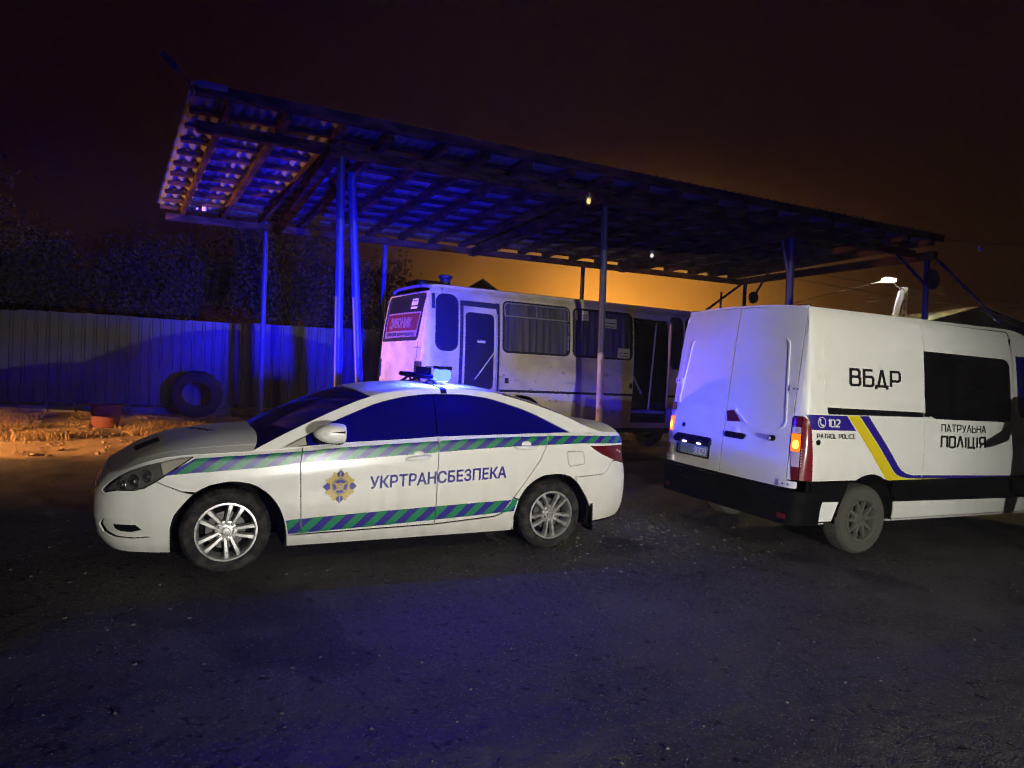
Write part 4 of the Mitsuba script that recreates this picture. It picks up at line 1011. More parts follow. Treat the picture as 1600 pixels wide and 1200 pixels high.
    hk = O('hood', sheet(hp.buffer(-.003), hood, .035, rim=.014), M_PAINT, label='white hood with a dark green rectangle near its front edge')
    allh = Polygon([(x, float(y_sh(x)) - .002) for x in np.linspace(-.50, X_NOSE - .003, 90)] + [(x, -float(y_sh(x)) + .002) for x in np.linspace(X_NOSE - .003, -.50, 90)]).buffer(0)
    ft = allh.difference(hp.buffer(.003))
    for q_ in polys(ft):
        if q_.area > .01: O('fender_top', sheet(q_, hood, .03, rim=.01), M_PAINT)
    O('engine_bay', sheet(allh.buffer(-.02), lambda a, b, off=0.0: hood(a, b, off - .03), .1, rim=0), M_GAP)
    yE = lambda x: float(green(V(x), E_out(V(x)))[0, 1])
    def band(x0, x1, ins, n=40): 
        X = np.linspace(x0, x1, n)
        return Polygon([(x, yE(x) - ins) for x in X] + [(x, -yE(x) + ins) for x in X[::-1]]).buffer(0)
    ws_top = Polygon([(-1.02 - .075 * abs(y / .7) ** 2, y) for y in np.linspace(-.9, .9, 31)] + [(2, .9), (2, -.9)])
    rg_top = Polygon([(-2.36 + .05 * abs(y / .7) ** 2, y) for y in np.linspace(-.9, .9, 31)] + [(-5, .9), (-5, -.9)])
    tb = band(.08, -3.3, .006)
    O('windshield', sheet(tb.intersection(ws_top).buffer(-.004), roof, .04, -.004, rim=.01), M_GLOWGLASS)
    O('rear_window', sheet(tb.intersection(rg_top).intersection(sbox(-3.2, -1, 0, 1)).buffer(-.004), roof, .04, -.004, rim=.01), M_GLOWGLASS)
    O('roof', sheet(band(.08, -3.3, .016).difference(ws_top).difference(rg_top).buffer(-.004), roof, .04, rim=.012), M_PAINT)
    O('roof_lining', sheet(band(-.3, -3.1, .004), lambda a, b, off=0.0: roof(a, b, off - .022), .08, rim=0), M_GAP)
    win = Polygon(list(smooth_line([(-.373, .966), (-.554, 1.057), (-.775, 1.169), (-.941, 1.241), (-1.146, 1.322), (-1.287, 1.36), (-1.43, 1.388), (-1.647, 1.411), (-1.871, 1.414), (-2.098, 1.397), (-2.326, 1.345), (-2.557, 1.274), (-2.792, 1.171), (-2.958, 1.098)])) + [(-2.62, 1.088), (-2.284, 1.077), (-1.63, 1.054), (-1.396, 1.035), (-.864, 1.005), (-.42, .963)]).buffer(0)
    X = np.linspace(-.12, -3.56, 60)
    fr = Polygon([(x, float(E_out(x))) for x in X] + [(x, float(Z_sh(x)) - .004) for x in X[::-1]]).buffer(0)
    sail = Polygon([(-.40, .968), (-.553, 1.048), (-.56, .985)])
    for m_ in (0, 1):
        f_ = mirrored if m_ else (lambda q: q)
        O('window_frame', f_(sheet(fr.difference(win), green, .03, rim=.016)), M_PAINT)
        split = [win.intersection(sbox(-1.640, 0, -.562, 2)), win.intersection(sbox(-9, 0, -1.646, 2))]
        for q in split:
            O('side_window', f_(sheet(q.buffer(-.001), green, .04, -.010, rim=.008)), M_GLOWGLASS)
        O('sail_panel', f_(sheet(sail, green, .03, -.004, rim=.01)), M_AMBERL)
        # mirror
        c = V(-.735, .985, 1.092)
        sp = trimesh.creation.icosphere(subdivisions=3)
        v = np.asarray(sp.vertices)
        v = np.sign(v) * np.abs(v) ** .82
        v = v * [.150, .105, .078]
        v[:, 2] *= np.where(v[:, 0] > 0, 1 - .35 * (v[:, 0] / .15) ** 2, 1); v[:, 0] = np.maximum(v[:, 0], -.082)
        mk = O('mirror', f_(tm(v + c, sp.faces)), M_PAINT, 40, label=None if m_ else 'white door mirror with a dark indicator slit')
        sl = Polygon([(-.05, .0), (.02, .014), (.075, .018), (.075, .008), (.02, .0)])
        slit = hull([c + V(x_, yy, zz) for x_, yy, zz in ((.03, .098, .018), (-.075, .086, .030), (-.075, .084, .012), (.03, .097, .010), (.03, .11, .016), (-.07, .103, .028), (-.07, .103, .014))])
        obj(mk, 'indicator', posed(f_(slit), P), M_GLOSSB)
        obj(mk, 'foot', posed(f_(hull([(-.62, .84, 1.0), (-.60, .84, 1.03), (-.80, .84, .985), (-.80, .84, 1.03), (-.66, 1.03, 1.03), (-.82, 1.0, 1.02), (-.66, .98, 1.01), (-.80, .97, 1.0)])), P), M_BLACKP)
    # --- handles
    for m_ in (0, 1):
        f_ = mirrored if m_ else (lambda q: q)
        for x0, z0, sl in ((-1.46, .885, .12), (-2.465, .968, .0)):
            c = side(s_of_x(V(x0)), V(z0), 0)[0]
            dx = V(.105, .0, -.105 * sl)
            bar = tube([c + dx + V(0, .004, 0), c + dx * .8 + V(0, .026, 0), c + V(0, .031, 0), c - dx * .8 + V(0, .026, 0), c - dx + V(0, .004, 0)], [.012, .016, .018, .017, .013], 12)
            hk2 = O('door_handle', f_(bar), M_PAINT)
            cup = sphere(c + V(-.004, -.012, .024), (.062, .022, .034), 2)
            obj(hk2, 'cup', posed(f_(cup), P), M_PAINT)
    # --- vinyl
    zt = pch([(.26, .885), (.245, .887), (-.138, .914), (-.516, .941), (-.793, .966), (-1.386, 1.007), (-2.273, 1.056), (-2.98, 1.072), (-3.577, 1.058), (-3.80, 1.04)])
    zb = pch([(.50, .735), (.454, .759), (.098, .794), (-.222, .818), (-.517, .851), (-.794, .868), (-1.383, .909), (-2.263, .969), (-2.668, .985), (-3.108, .998), (-3.573, .984), (-3.8, .975)])
    X = np.linspace(.45, -3.70, 120)
    stripe = Polygon([(x, float(zt(min(x, .26)))) for x in X if x < .262] + [(x, float(zb(x))) for x in X[::-1]]).buffer(0)
    stripe = stripe.difference(Polygon([(.49, .72), (.262, .905), (.6, .95), (.6, .70)]))
    lo_t = pch([(-.39, .402), (-.582, .415), (-1.635, .466), (-2.43, .499)]); lo_b = pch([(-.43, .29), (-.59, .296), (-1.647, .348), (-2.43, .392)])
    XL = np.linspace(-.385, -2.43, 60)
    low = Polygon([(x, float(lo_t(x))) for x in XL] + [(x, float(lo_b(x))) for x in XL[::-1]]).difference(Polygon(ARCH_F + [(-.431, 0), (.384, 0)]).buffer(.012)).difference(Polygon(ARCH_R + [(-3.3, 0), (-2.417, 0)]).buffer(.012))
    gaps = LineString([(-.541, .28), (-.509, .853), (-.522, .945)]).buffer(.004).union(LineString([(-1.642, .30), (-1.640, 1.06)]).buffer(.004)).union(LineString([(-2.374, .514), (-2.455, .613), (-2.545, .733), (-2.622, .842), (-2.676, .971), (-2.70, 1.08)]).buffer(.004)).union(LineString([(-.541, .284), (-1.64, .308), (-2.202, .349), (-2.276, .377), (-2.374, .514)]).buffer(.004))
    fx = lambda a, b, off=0.0: side(s_of_x(a), b, off)
    def cells(region, x0, pitch, slope, zfun, m_off):
        """Slanting cells, alternately green and blue, each leaning forward downwards."""
        out = {0: [], 1: []}
        i, x = 0, x0
        while x > -3.9:
            zl, zh = float(zfun[1](x)) - .05, float(zfun[0](min(x, .26))) + .05
            zm = float(zfun[0](min(x, .26)))
            q = Polygon([(x + slope * (zm - zl), zl), (x - slope * (zh - zm), zh), (x - pitch - slope * (zh - zm), zh), (x - pitch + slope * (zm - zl), zl)])
            c = region.intersection(q).difference(gaps)
            if i % 2 == 0: c = c.buffer(-.0015)
            if not c.is_empty: out[i % 2].append(c)
            i += 1; x -= pitch
        return out
    for nm, reg, x0, pitch, sl, zf in (('upper', stripe, .305, .0855, 1.28, (zt, zb)), ('lower', low, -.36, .0872, 1.0, (lo_t, lo_b))):
        cc = cells(reg, x0, pitch, sl, zf, 0)
        hl_ = [c for c in polys(unary_union([Point(-1.46, .885).buffer(.001)]))]
        for par, mt, nmx in ((0, M_VBLUE, 'blue_stripe'), (1, M_VGREEN, 'green_stripe')):
            for c in cc[par]:
                for q_ in polys(c):
                    if q_.area > 2e-4: O(nmx, sheet(q_, fx, .016, .0040, rim=.003), mt)
    sil = [c for c in polys(stripe.buffer(.0)) ]
    # emblem: four-pointed blue star, golden wreath ring and rays, inner disc with a small wheel-like device
    c0, er = V(-.822, .660), .136
    def star(n, r0, r1, a=0.0): return Polygon([(c0[0] + (r0 if i % 2 == 0 else r1) * math.sin(a + i * PI / n), c0[1] + (r0 if i % 2 == 0 else r1) * math.cos(a + i * PI / n)) for i in range(2 * n)])
    disc = lambda r_: Point(*c0).buffer(r_, quad_segs=16)
    em = []
    emk = O('emblem', sheet(star(4, er, .092), fx, .03, .003, rim=.002), M_VBLUE, label='round gold and blue badge with a four pointed star')
    rays = unary_union([affinity.rotate(sbox(c0[0] - .017, c0[1] + .070, c0[0] + .017, c0[1] + .104).buffer(.006), a, origin=tuple(c0)) for a in (30, 60, 120, 150, 210, 240, 300, 330)])
    rays = rays.union(unary_union([affinity.rotate(Point(c0[0], c0[1] + .112).buffer(.013), a, origin=tuple(c0)) for a in (24, 66, 114, 156, 204, 246, 294, 336)]))
    goldring = disc(.078).difference(disc(.066))
    cross = unary_union([sbox(c0[0] - .0035, c0[1] + .078, c0[0] + .0035, c0[1] + .125), sbox(c0[0] - .0035, c0[1] - .125, c0[0] + .0035, c0[1] - .078)])
    obj(emk, 'rays', posed(sheet(rays.union(goldring).union(cross.intersection(star(4, er - .01, .05))), fx, .03, .005, rim=.002), P), M_VGOLD)
    obj(emk, 'disc', posed(sheet(disc(.064), fx, .03, .005, rim=.002), P), M_VBLUE)
    dev = [disc(.030).difference(disc(.022)), disc(.010)] + [affinity.rotate(sbox(c0[0] - .003, c0[1], c0[0] + .003, c0[1] + .030), a, origin=tuple(c0)) for a in range(0, 360, 45)]
    dev += [affinity.rotate(sbox(c0[0] + .018, c0[1] - .008, c0[0] + .052, c0[1] + .008), a, origin=tuple(c0)) for a in (150, 30)] + [affinity.rotate(sbox(c0[0] + .034, c0[1] - .005, c0[0] + .058, c0[1] + .005), a, origin=tuple(c0)) for a in (225, 315)]
    dev += [disc(.060).difference(disc(.056))]
    obj(emk, 'device', posed(sheet(unary_union(dev), fx, .02, .007, rim=.002), P), M_VGOLD)
    # lettering on the doors
    t = lettering('УКРТРАНСБЕЗПЕКА', 1.0)
    v = np.array(t.vertices); w_ = v[:, 0].max() - v[:, 0].min()
    u0 = (v[:, 0] - v[:, 0].min()) / w_
    xx = -1.062 - 1.226 * u0
    zz = .633 + (.699 - .633) * u0 + v[:, 1] * .0985
    pts = side(s_of_x(xx), zz, 0.0015 + np.where(v[:, 2] > .001, .0025, 0.0))
    O('door_lettering', tm(pts, t.faces[:, ::-1]), M_VBLUE, False, label='dark blue capital lettering across both doors')
    # hood: dark rectangle and a strip of lettering
    sq = Polygon([(.672, .083), (.640, .355), (.475, .27), (.500, -.02)])
    obj(hk, 'green_rectangle', posed(sheet(sq, hood, .04, .002, rim=.001), P), M_HOODG)
    lt = [Polygon([(.30 - .03 * i, -.28 + .085 * i), (.24 - .03 * i, -.26 + .085 * i), (.225 - .03 * i, -.21 + .085 * i), (.285 - .03 * i, -.225 + .085 * i)]) for i in range(6)]
    obj(hk, 'hood_lettering', posed(sheet(unary_union(lt), hood, .03, .002, rim=.001), P), M_VBLUE)
    # --- wheels
    wheel_parts(car, P, 0, .862, 1, .328, .21, .218, (M_RUBBER, M_ALLOY), .665, 'pair')
    wheel_parts(car, P, -2.795, .862, 1, .328, .21, .218, (M_RUBBER, M_ALLOY), .95, 'pair')
    wheel_parts(car, P, 0, -.862, -1, .328, .21, .218, (M_RUBBER, M_ALLOY), .3, 'pair')
    wheel_parts(car, P, -2.795, -.862, -1, .328, .21, .218, (M_RUBBER, M_ALLOY), .1, 'pair')
    O2('mudflap', hull([(-3.235, .70, .16), (-3.235, .88, .16), (-3.215, .70, .42), (-3.215, .88, .42), (-3.245, .70, .16), (-3.245, .88, .16), (-3.235, .88, .42)]), M_BLACKP)
    # --- lamp bar
    lb = O('lamp_bar', join(bx(-1.815, -1.69, -.54, .50, 1.522, 1.566, .012)), M_BLACKP, False, label='slim dark lamp bar across the roof, its near end glowing blue')
    obj(lb, 'foot', posed(join(*[join(tube([(-1.75, y_, 1.53), (-1.70, y_ - .06, 1.475)], .012, 6), tube([(-1.75, y_, 1.53), (-1.80, y_ - .06, 1.475)], .012, 6), bx(-1.80, -1.70, y_ - .12, y_ + .02, 1.462, 1.482)) for y_ in (-.38, -.10, .33)]), P), M_BLACKP, False)
    st = np.linspace(.33, .70, 14)
    sp = [(-1.742, y_) for y_ in st]
    ypts = [V(-1.74, y_, float(roof(V(-1.74), V(min(y_, .655)))[0, 2]) + .006) for y_ in np.linspace(.34, .655, 8)] + [green(V(-1.735), V(z_), .012)[0] for z_ in (1.445, 1.43, 1.41)]
    stv = np.array(ypts)
    a_, b_ = stv + V(.026, 0, 0), stv - V(.026, 0, 0)
    n_ = len(stv); i_ = np.arange(n_ - 1)
    O('strap', tm(np.vstack([a_, b_]), np.vstack([np.c_[i_, i_ + 1, n_ + i_], np.c_[i_ + 1, n_ + i_ + 1, n_ + i_]])), M_GAP, True)
    dome = trimesh.creation.icosphere(subdivisions=4)
    v = np.asarray(dome.vertices); v = np.sign(v) * np.abs(v) ** .72 * [.072, .092, .062] + [-1.752, .595, 1.574]
    d = tm(v, dome.faces); n = np.array(d.face_normals)
    side_of = np.where(n[:, 2] > .93, 4, np.where(n[:, 2] < -.93, 5, np.where(np.abs(n[:, 1]) > np.abs(n[:, 0]), np.where(n[:, 1] > 0, 0, np.where(np.abs(n[:, 0]) < .30, 1, 6)), np.where(n[:, 0] > 0, 2, 3))))
    obj(lb, 'added_beacon_shade', posed(hull([(a, b, c) for a in (-1.85, -1.655) for b in (.40, .525) for c in (1.636, 1.643)]), P), M_BLACKP, False)  # shade added over the inner lens to keep its light off the roof
    for bb in ((-1.815, -1.812, .53, .66, 1.626, 1.652), (-1.692, -1.689, .53, .66, 1.626, 1.652), (-1.815, -1.689, .660, .663, 1.622, 1.652), (-1.815, -1.689, .525, .528, 1.626, 1.652)): obj(lb, 'added_beacon_collar', posed(bx(*bb), P), M_BLACKP, False)  # rim added to stop low rays from the top lens
    obj(lb, 'added_beacon_wall', posed(bx(-1.834, -1.828, .35, .512, 1.566, 1.637), P), M_BLACKP, False)  # wall added to cut the inner beam towards the bus
    obj(lb, 'added_beacon_wall', posed(bx(-1.676, -1.670, .08, .512, 1.566, 1.634), P), M_BLACKP, False)  # wall added to cut the inner beam towards the left fence
    for q, nm, pw in ((0, 'beacon_end_lens', 150), (1, 'beacon_inner_lens', 416000), (2, 'beacon_front_lens', 140), (3, 'beacon_rear_lens', 60), (4, 'beacon_top_lens', 7000), (5, 'beacon_under_lens', 5200), (6, 'beacon_corner_lens', 110)):
        k = key_for(lb + '__' + nm)
        scene[k] = mikit.ply(posed(tm(v, np.asarray(d.faces)[side_of == q]), P), M_GAP, smooth=True)
        scene[k]['emitter'] = {'type': 'area', 'sampling_weight': {416000: 5.0, 5200: 3.0, 150: 1.5, 7000: 2.5}.get(pw, 1.5), 'radiance': rgb(*[pw * c for c in (.0022, .0042, 1.0)])}
make_sedan()

# ---------------------------------------------------------------- the van
# van surfaces: x forward from the rear axle, y to the left, z up; s runs along the right flank from the nose backwards, round the tail and up the left flank
_vr = np.array([(4.62, 0), (4.58, -.35), (4.45, -.70), (4.2, -.92), (3.9, -.99), (3.5, -1.02), (2.5, -1.035), (.0, -1.035), (-.74, -1.03), (-.86, -1.005), (-.925, -.95), (-.952, -.87), (-.962, -.5), (-.968, 0)])
_vt = np.r_[0, np.cumsum(np.hypot(*np.diff(_vr, axis=0).T))]
_vf = PchipInterpolator(_vt, _vr)
_v1 = np.linspace(0, _vt[-1], 900)
_vp = _vf(_v1)
VS = _vt[-1]
vs_x = lambda x: np.interp(-np.asarray(x, float), -_vp[:, 0], _v1)              # right flank
_rear = _v1 > np.interp(.90, -_vp[:, 0], _v1)
def vs_y(y):
    """s on the tail for a given y (negative = right)."""
    y = np.asarray(y, float)
    a = np.interp(-np.abs(y), _vp[_rear][:, 1], _v1[_rear])
    return np.where(y <= 0, a, 2 * VS - a)
V_side = pch([(.2, .075), (.30, .055), (.374, .045), (.518, .03), (.76, .007), (1.02, 0), (1.427, .026), (1.75, .052), (2.075, .088), (2.25, .118), (2.37, .155), (2.43, .20), (2.47, .26)])
V_rear = pch([(.2, .0), (.67, .0), (1.2, .035), (1.8, .09), (2.3, .145), (2.45, .17), (2.47, .20)])
V_front = pch([(.2, .05), (.5, 0), (.9, .02), (1.15, .25), (1.4, .75), (2.2, 1.75), (2.45, 2.3)])
def vside(s, z, off=0.0):
    s, z = np.asarray(s, float), np.asarray(z, float)
    left = s > VS
    sm = np.where(left, 2 * VS - s, s)
    c = _vf(sm)
    e = 1e-3
    t = _vf(np.minimum(sm + e, VS)) - _vf(np.maximum(sm - e, 0))
    t = t / np.linalg.norm(t, axis=-1, keepdims=True)
    n = np.stack([t[..., 1], -t[..., 0]], -1)
    sgn = np.where((n * (c - np.array([1.5, 0]))).sum(-1) < 0, -1.0, 1.0)
    n = n * sgn[..., None]
    wr, wf = np.clip(-n[..., 0], 0, 1) ** 2, np.clip(n[..., 0], 0, 1) ** 2
    i = V_side(z) * (1 - wr - wf) + V_rear(z) * wr + V_front(z) * wf - off
    x, y = c[..., 0] - n[..., 0] * i, c[..., 1] - n[..., 1] * i
    return np.stack([x, np.where(left, -y, y), z + 0 * s], -1)

VAN = (3.1453, 7.7582, .4419)
# strokes of a square technical alphabet, in a cell 0.62 wide and 1 high
GL = {'В': [[(0, 0), (0, 1), (.50, 1), (.58, .9), (.58, .62), (.5, .54), (0, .54)], [(.5, .54), (.62, .44), (.62, .1), (.52, 0), (0, 0)]],
      'Б': [[(.58, 1), (0, 1), (0, 0), (.52, 0), (.62, .1), (.62, .48), (.52, .58), (0, .58)]],
      'Д': [[(-.06, -.2), (-.06, 0), (.70, 0), (.70, -.2)], [(.08, 0), (.30, 1), (.36, 1), (.58, 0)]],
      'Р': [[(0, 0), (0, 1), (.52, 1), (.62, .9), (.62, .48), (.52, .38), (0, .38)]],
      'П': [[(0, 0), (0, 1), (.62, 1), (.62, 0)]], 'А': [[(0, 0), (.29, 1), (.35, 1), (.64, 0)], [(.10, .3), (.54, .3)]],
      'Т': [[(0, 1), (.64, 1)], [(.32, 1), (.32, 0)]], 'У': [[(0, 1), (.32, .34)], [(.64, 1), (.24, 0), (.08, 0)]],
      'Л': [[(0, 0), (.30, 1), (.36, 1), (.64, 0)]], 'Ь': [[(0, 1), (0, 0), (.52, 0), (.62, .1), (.62, .44), (.52, .54), (0, .54)]],
      'Н': [[(0, 0), (0, 1)], [(.62, 0), (.62, 1)], [(0, .5), (.62, .5)]],
      'О': [[(.1, 0), (0, .1), (0, .9), (.1, 1), (.52, 1), (.62, .9), (.62, .1), (.52, 0), (.08, 0)]],
      'І': [[(.05, 0), (.05, 1)]], 'Ц': [[(0, 1), (0, 0), (.68, 0), (.68, -.16)], [(.56, 1), (.56, 0)]],
      'Я': [[(.62, 0), (.62, 1), (.1, 1), (0, .9), (0, .5), (.1, .4), (.62, .4)], [(.28, .4), (0, 0)]],
      'L': [[(0, 1), (0, 0), (.56, 0)]], 'I': [[(.05, 0), (.05, 1)]], 'C': [[(.6, 1), (.1, 1), (0, .9), (0, .1), (.1, 0), (.6, 0)]],
      'E': [[(.58, 1), (0, 1), (0, 0), (.58, 0)], [(0, .5), (.5, .5)]], 'R': [[(0, 0), (0, 1), (.52, 1), (.62, .9), (.62, .5), (.52, .4), (0, .4)], [(.3, .4), (.62, 0)]],
      '1': [[(.0, .84), (.16, 1), (.16, 0)]], '0': [[(.1, 0), (0, .1), (0, .9), (.1, 1), (.48, 1), (.58, .9), (.58, .1), (.48, 0), (.08, 0)]],
      '2': [[(0, 1), (.5, 1), (.58, .9), (.58, .6), (0, .06), (0, 0), (.6, 0)]], '9': [[(.58, .5), (.1, .5), (0, .6), (0, .9), (.1, 1), (.48, 1), (.58, .9), (.58, .1), (.48, 0), (.0, 0)]]}
for a, b in (('P', 'Р'), ('A', 'А'), ('T', 'Т'), ('O', 'О')): GL[a] = GL[b]
def technical(text, h, stroke, gap=.24, slant=0.0):
    x, out = 0.0, []
    for ch in text:
        if ch == ' ': x += .5; continue
        w = max(q[0] for l in GL[ch] for q in l)
        for l in GL[ch]:
            out.append(LineString([((x + a + slant * b) * h, b * h) for a, b in l]).buffer(stroke * h / 2, cap_style='flat', join_style='mitre'))
        x += max(w, .1) + gap
    return unary_union(out)
def fit(shape, x0, x1, z0, z1, dz=0.0):
    """The shape stretched into x0..x1, its baseline from z0, rising by dz over its width."""
    a, b, c, d = shape.bounds
    kx, kz = (x1 - x0) / (c - a), (z1 - z0) / (d - max(b, 0))
    return affinity.affine_transform(shape, [kx, 0, dz / (x1 - x0) * kx, kz, x0 - a * kx, z0 - dz * a / (c - a)])

def make_van():
    P = VAN
    van = thing('white_patrol_van', 'tall white patrol van with blue and yellow stripe and lit tail lights', 'van')
    O = lambda part, m, mt, smooth=32, **k: obj(van, part, posed(m, P), mt, smooth, **k)
    fx = lambda a, b, off=0.0: vside(vs_x(a), b, off)              # right flank in (x, z)
    fl = lambda a, b, off=0.0: vside(2 * VS - vs_x(a), b, off)     # left flank
    fy = lambda a, b, off=0.0: vside(vs_y(a), b, off)              # tail in (y, z)
    g = .0035
    arc = Point(.02, .395).buffer(.415, quad_segs=20)
    arcf = Point(3.70, .395).buffer(.43, quad_segs=20)
    cut = lambda q, *h: q.buffer(-g, join_style='mitre').difference(unary_union([x.buffer(g) for x in h])) if h else q.buffer(-g, join_style='mitre')
    Sx = lambda pts: Polygon(np.c_[vs_x(ring_pts(pts, .04)[:, 0]), ring_pts(pts, .04)[:, 1]]).buffer(0)
    top = [(x, 2.42) for x in np.linspace(-.84, 2.3, 40)]
    # --- right flank
    tl_s = Polygon([(float(vs_x(-.80)), 1.0), (float(vs_x(-.787)), .762), (float(vs_y(-.915)), .758), (float(vs_y(-.880)), 1.05), (float(vs_y(-.868)), 1.36), (float(vs_x(-.903)), 1.365), (float(vs_x(-.849)), 1.335), (float(vs_x(-.822)), 1.24)])
    tail_edge = float(vs_y(-.868))
    rear_panel = Polygon([(float(vs_x(.797)), .755), (float(vs_x(.797)), 2.42), (float(vs_y(-.868)), 2.42), (float(vs_y(-.868)), 1.5), (float(vs_y(-.868)), .755)])
    arc_s = Polygon(np.c_[vs_x(np.array(arc.exterior.coords)[:, 0]), np.array(arc.exterior.coords)[:, 1]])
    rail = Polygon(np.c_[vs_x(ring_pts([(-.62, 1.458), (.80, 1.437), (.80, 1.394), (-.61, 1.399)], .05)[:, 0]), ring_pts([(-.62, 1.458), (.80, 1.437), (.80, 1.394), (-.61, 1.399)], .05)[:, 1]])
    S_ = lambda a, b, off=0.0: vside(a, b, off)
    O('rear_side_panel', sheet(cut(rear_panel, tl_s, arc_s, rail), S_, .045, rim=.014), M_PAINT)
    O('door_rail', sheet(rail, lambda a, b, off=0.0: vside(a, b, off - .012), .05, rim=-.012), M_GLOSSB)
    O('rail_end', tube([fx(V(x), V(1.418), .012)[0] for x in (.80, .84, .87)], [.022, .026, .014], 10), M_BLACKP)
    win = Polygon([(.785, 2.076), (2.18, 2.063), (2.25, 2.045), (2.292, 2.0), (2.31, 1.58), (2.312, 1.40), (2.27, 1.362), (.985, 1.378), (.93, 1.392), (.862, 1.442), (.81, 1.446)]).buffer(.012).buffer(-.012)
    sdoor = Polygon([(.797, .755), (.797, 2.392), (2.325, 2.378), (2.345, 1.9), (2.352, .755)])
    O('sliding_door', sheet(cut(sdoor, win), fx, .05, rim=.014), M_PAINT)
    O('side_window', sheet(win.buffer(.004), fx, .08, -.006, rim=.004), M_GLASSV)
    front = Polygon([(2.358, .755), (2.358, 2.42), (2.50, 2.41), (2.75, 2.34), (3.0, 2.2), (3.4, 1.85), (3.8, 1.5), (4.1, 1.28), (4.5, 1.05), (4.6, .9), (4.6, .755)])
    fwin = Polygon([(2.418, 2.11), (2.62, 2.11), (2.95, 1.98), (3.5, 1.47), (3.4, 1.40), (2.50, 1.42), (2.44, 1.5)]).buffer(.02).buffer(-.02)
    O('front_door', sheet(cut(front, fwin, arcf), fx, .05, rim=.014), M_PAINT)
    O('front_window', sheet(fwin.buffer(.004), fx, .08, -.006, rim=.004), M_GLOWGLASS)
    O('roof_edge', sheet(sbox(.80, 2.385, 2.345, 2.42).buffer(-.002), fx, .04, rim=.012), M_PAINT)
    clad = [('rear_cladding', Polygon([(-.787, .748), (-.30, .748), (-.40, .40), (-.66, .335), (-.787, .335)])), ('door_cladding', Polygon([(.32, .748), (3.40, .748), (3.30, .50), (.40, .525)]))]
    for nm, q in clad:
        O(nm, sheet(q.difference(arc).difference(arcf), lambda a, b, off=0.0: fx(a, b, off + .012), .05, rim=.02), M_BLACKP)
    O('sill_panel', sheet(Polygon([(.405, .522), (2.33, .494), (2.31, .335), (.42, .345)]).difference(arc), fx, .05, rim=.012), M_PAINT)
    O('sill_panel', sheet(Polygon([(2.34, .494), (3.32, .49), (3.30, .33), (2.32, .334)]), fx, .05, rim=.012), M_PAINT)
    O('sill_lip', sheet(Polygon([(.36, .333), (3.28, .312), (3.28, .300), (.36, .320)]), lambda a, b, off=0.0: fx(a, b, off - .01), .05, rim=.03), M_PAINT)
    wb = O('bumper_sticker', sheet(Polygon([(-.627, .556), (-.406, .551), (-.467, .362), (-.643, .362)]), lambda a, b, off=0.0: fx(a, b, off + .0145), .05, rim=.002), M_VWHITE, label='white slanted patch on the black rear cladding')
    O('bumper_sticker', sheet(Polygon([(-.68, .348), (-.56, .348), (-.57, .338), (-.69, .338)]), lambda a, b, off=0.0: fx(a, b, off + .0145), .05, rim=.002), M_VWHITE)
    # pressed lines: raised beads of the same sheet
    bead = lambda pts, w=.013, o=.006: sheet(strip(pts, w), lambda a, b, off=0.0: fx(a, b, off + o), .03, rim=.006)
    O('pressed_line', bead([(-.66, 1.50), (-.662, 2.06), (-.63, 2.095), (.79, 2.085)]), M_PAINT)
    O('pressed_line', bead([(-.72, 1.102), (.79, 1.074)], .009, .0022), M_PAINT)
    O('pressed_line', bead([(.805, 1.073), (2.34, 1.038)], .009, .0022), M_PAINT)
    O('pressed_line', bead([(.76, .43), (2.31, .40)], .009, .0022), M_PAINT)
    O('fuel_cap', sheet(Point(-.743, 1.129).buffer(.026, quad_segs=8), lambda a, b, off=0.0: fx(a, b, off + .006), .03, rim=.008), M_BLACKP)
    # --- tail: two doors
    dr_ = Polygon([(-.862, 2.435), (-.862, .69), (-.80, .672), (.022, .672), (.022, 2.435)])
    dl_ = Polygon([(.028, 2.435), (.028, .672), (.80, .672), (.862, .69), (.862, 2.435)])
    plate_hood = rrect(.19, .788, .925, 1.02, .035)
    for q, lb in ((dr_, 'right rear door with a dark handle'), (dl_, 'left rear door with the lit number plate')):
        O('rear_door', sheet(cut(q), fy, .05, rim=.014), M_PAINT, label=lb)
    by = lambda pts, w=.018, o=.009: sheet(strip(pts, w), lambda a, b, off=0.0: fy(a, b, off + o), .02, rim=.012)
    arc_c = lambda cx, cz, r, a0, a1: [(cx + r * math.cos(math.radians(a)), cz + r * math.sin(math.radians(a))) for a in np.linspace(a0, a1, 7)]
    O('pressed_line', by([(.030, 2.105)] + arc_c(.66, 2.035, .07, 90, 20) + [(.82, 1.45)] + arc_c(.775, 1.40, .05, 10, -80) + [(.030, 1.385)]), M_PAINT)
    O('pressed_line', by([(.018, 2.105)] + arc_c(-.63, 2.025, .08, 90, 165) + [(-.775, 1.42), (-.785, 1.32)] + arc_c(-.70, 1.31, .085, 180, 262) + [(-.30, 1.225), (-.12, 1.345)] + arc_c(-.085, 1.30, .08, 110, 90) + [(.018, 1.385)]), M_PAINT)
    O('pressed_line', by([(.36, 2.226), (.031, 2.232)], .010, .005), M_PAINT)
    O('pressed_line', by([(.018, 2.232), (-.31, 2.213)], .010, .005), M_PAINT)
    O('red_reflector', sheet(Polygon([(.010, 1.335), (-.075, 1.352), (-.105, 1.335), (-.205, 1.242), (-.016, 1.228)]), lambda a, b, off=0.0: fy(a, b, off + .005), .03, rim=.008), M_DREDLENS, label='dark red wedge shaped reflector beside the door seam')
    hk = O('door_handle', sheet(rrect(-.285, .0, 1.062, 1.125, .03), lambda a, b, off=0.0: fy(a, b, off + .010), .03, rim=.014), M_BLACKP)
    obj(hk, 'lever', posed(sheet(rrect(-.30, -.05, 1.085, 1.118, .015), lambda a, b, off=0.0: fy(a, b, off + .03), .03, rim=.03), P), M_BLACKP)
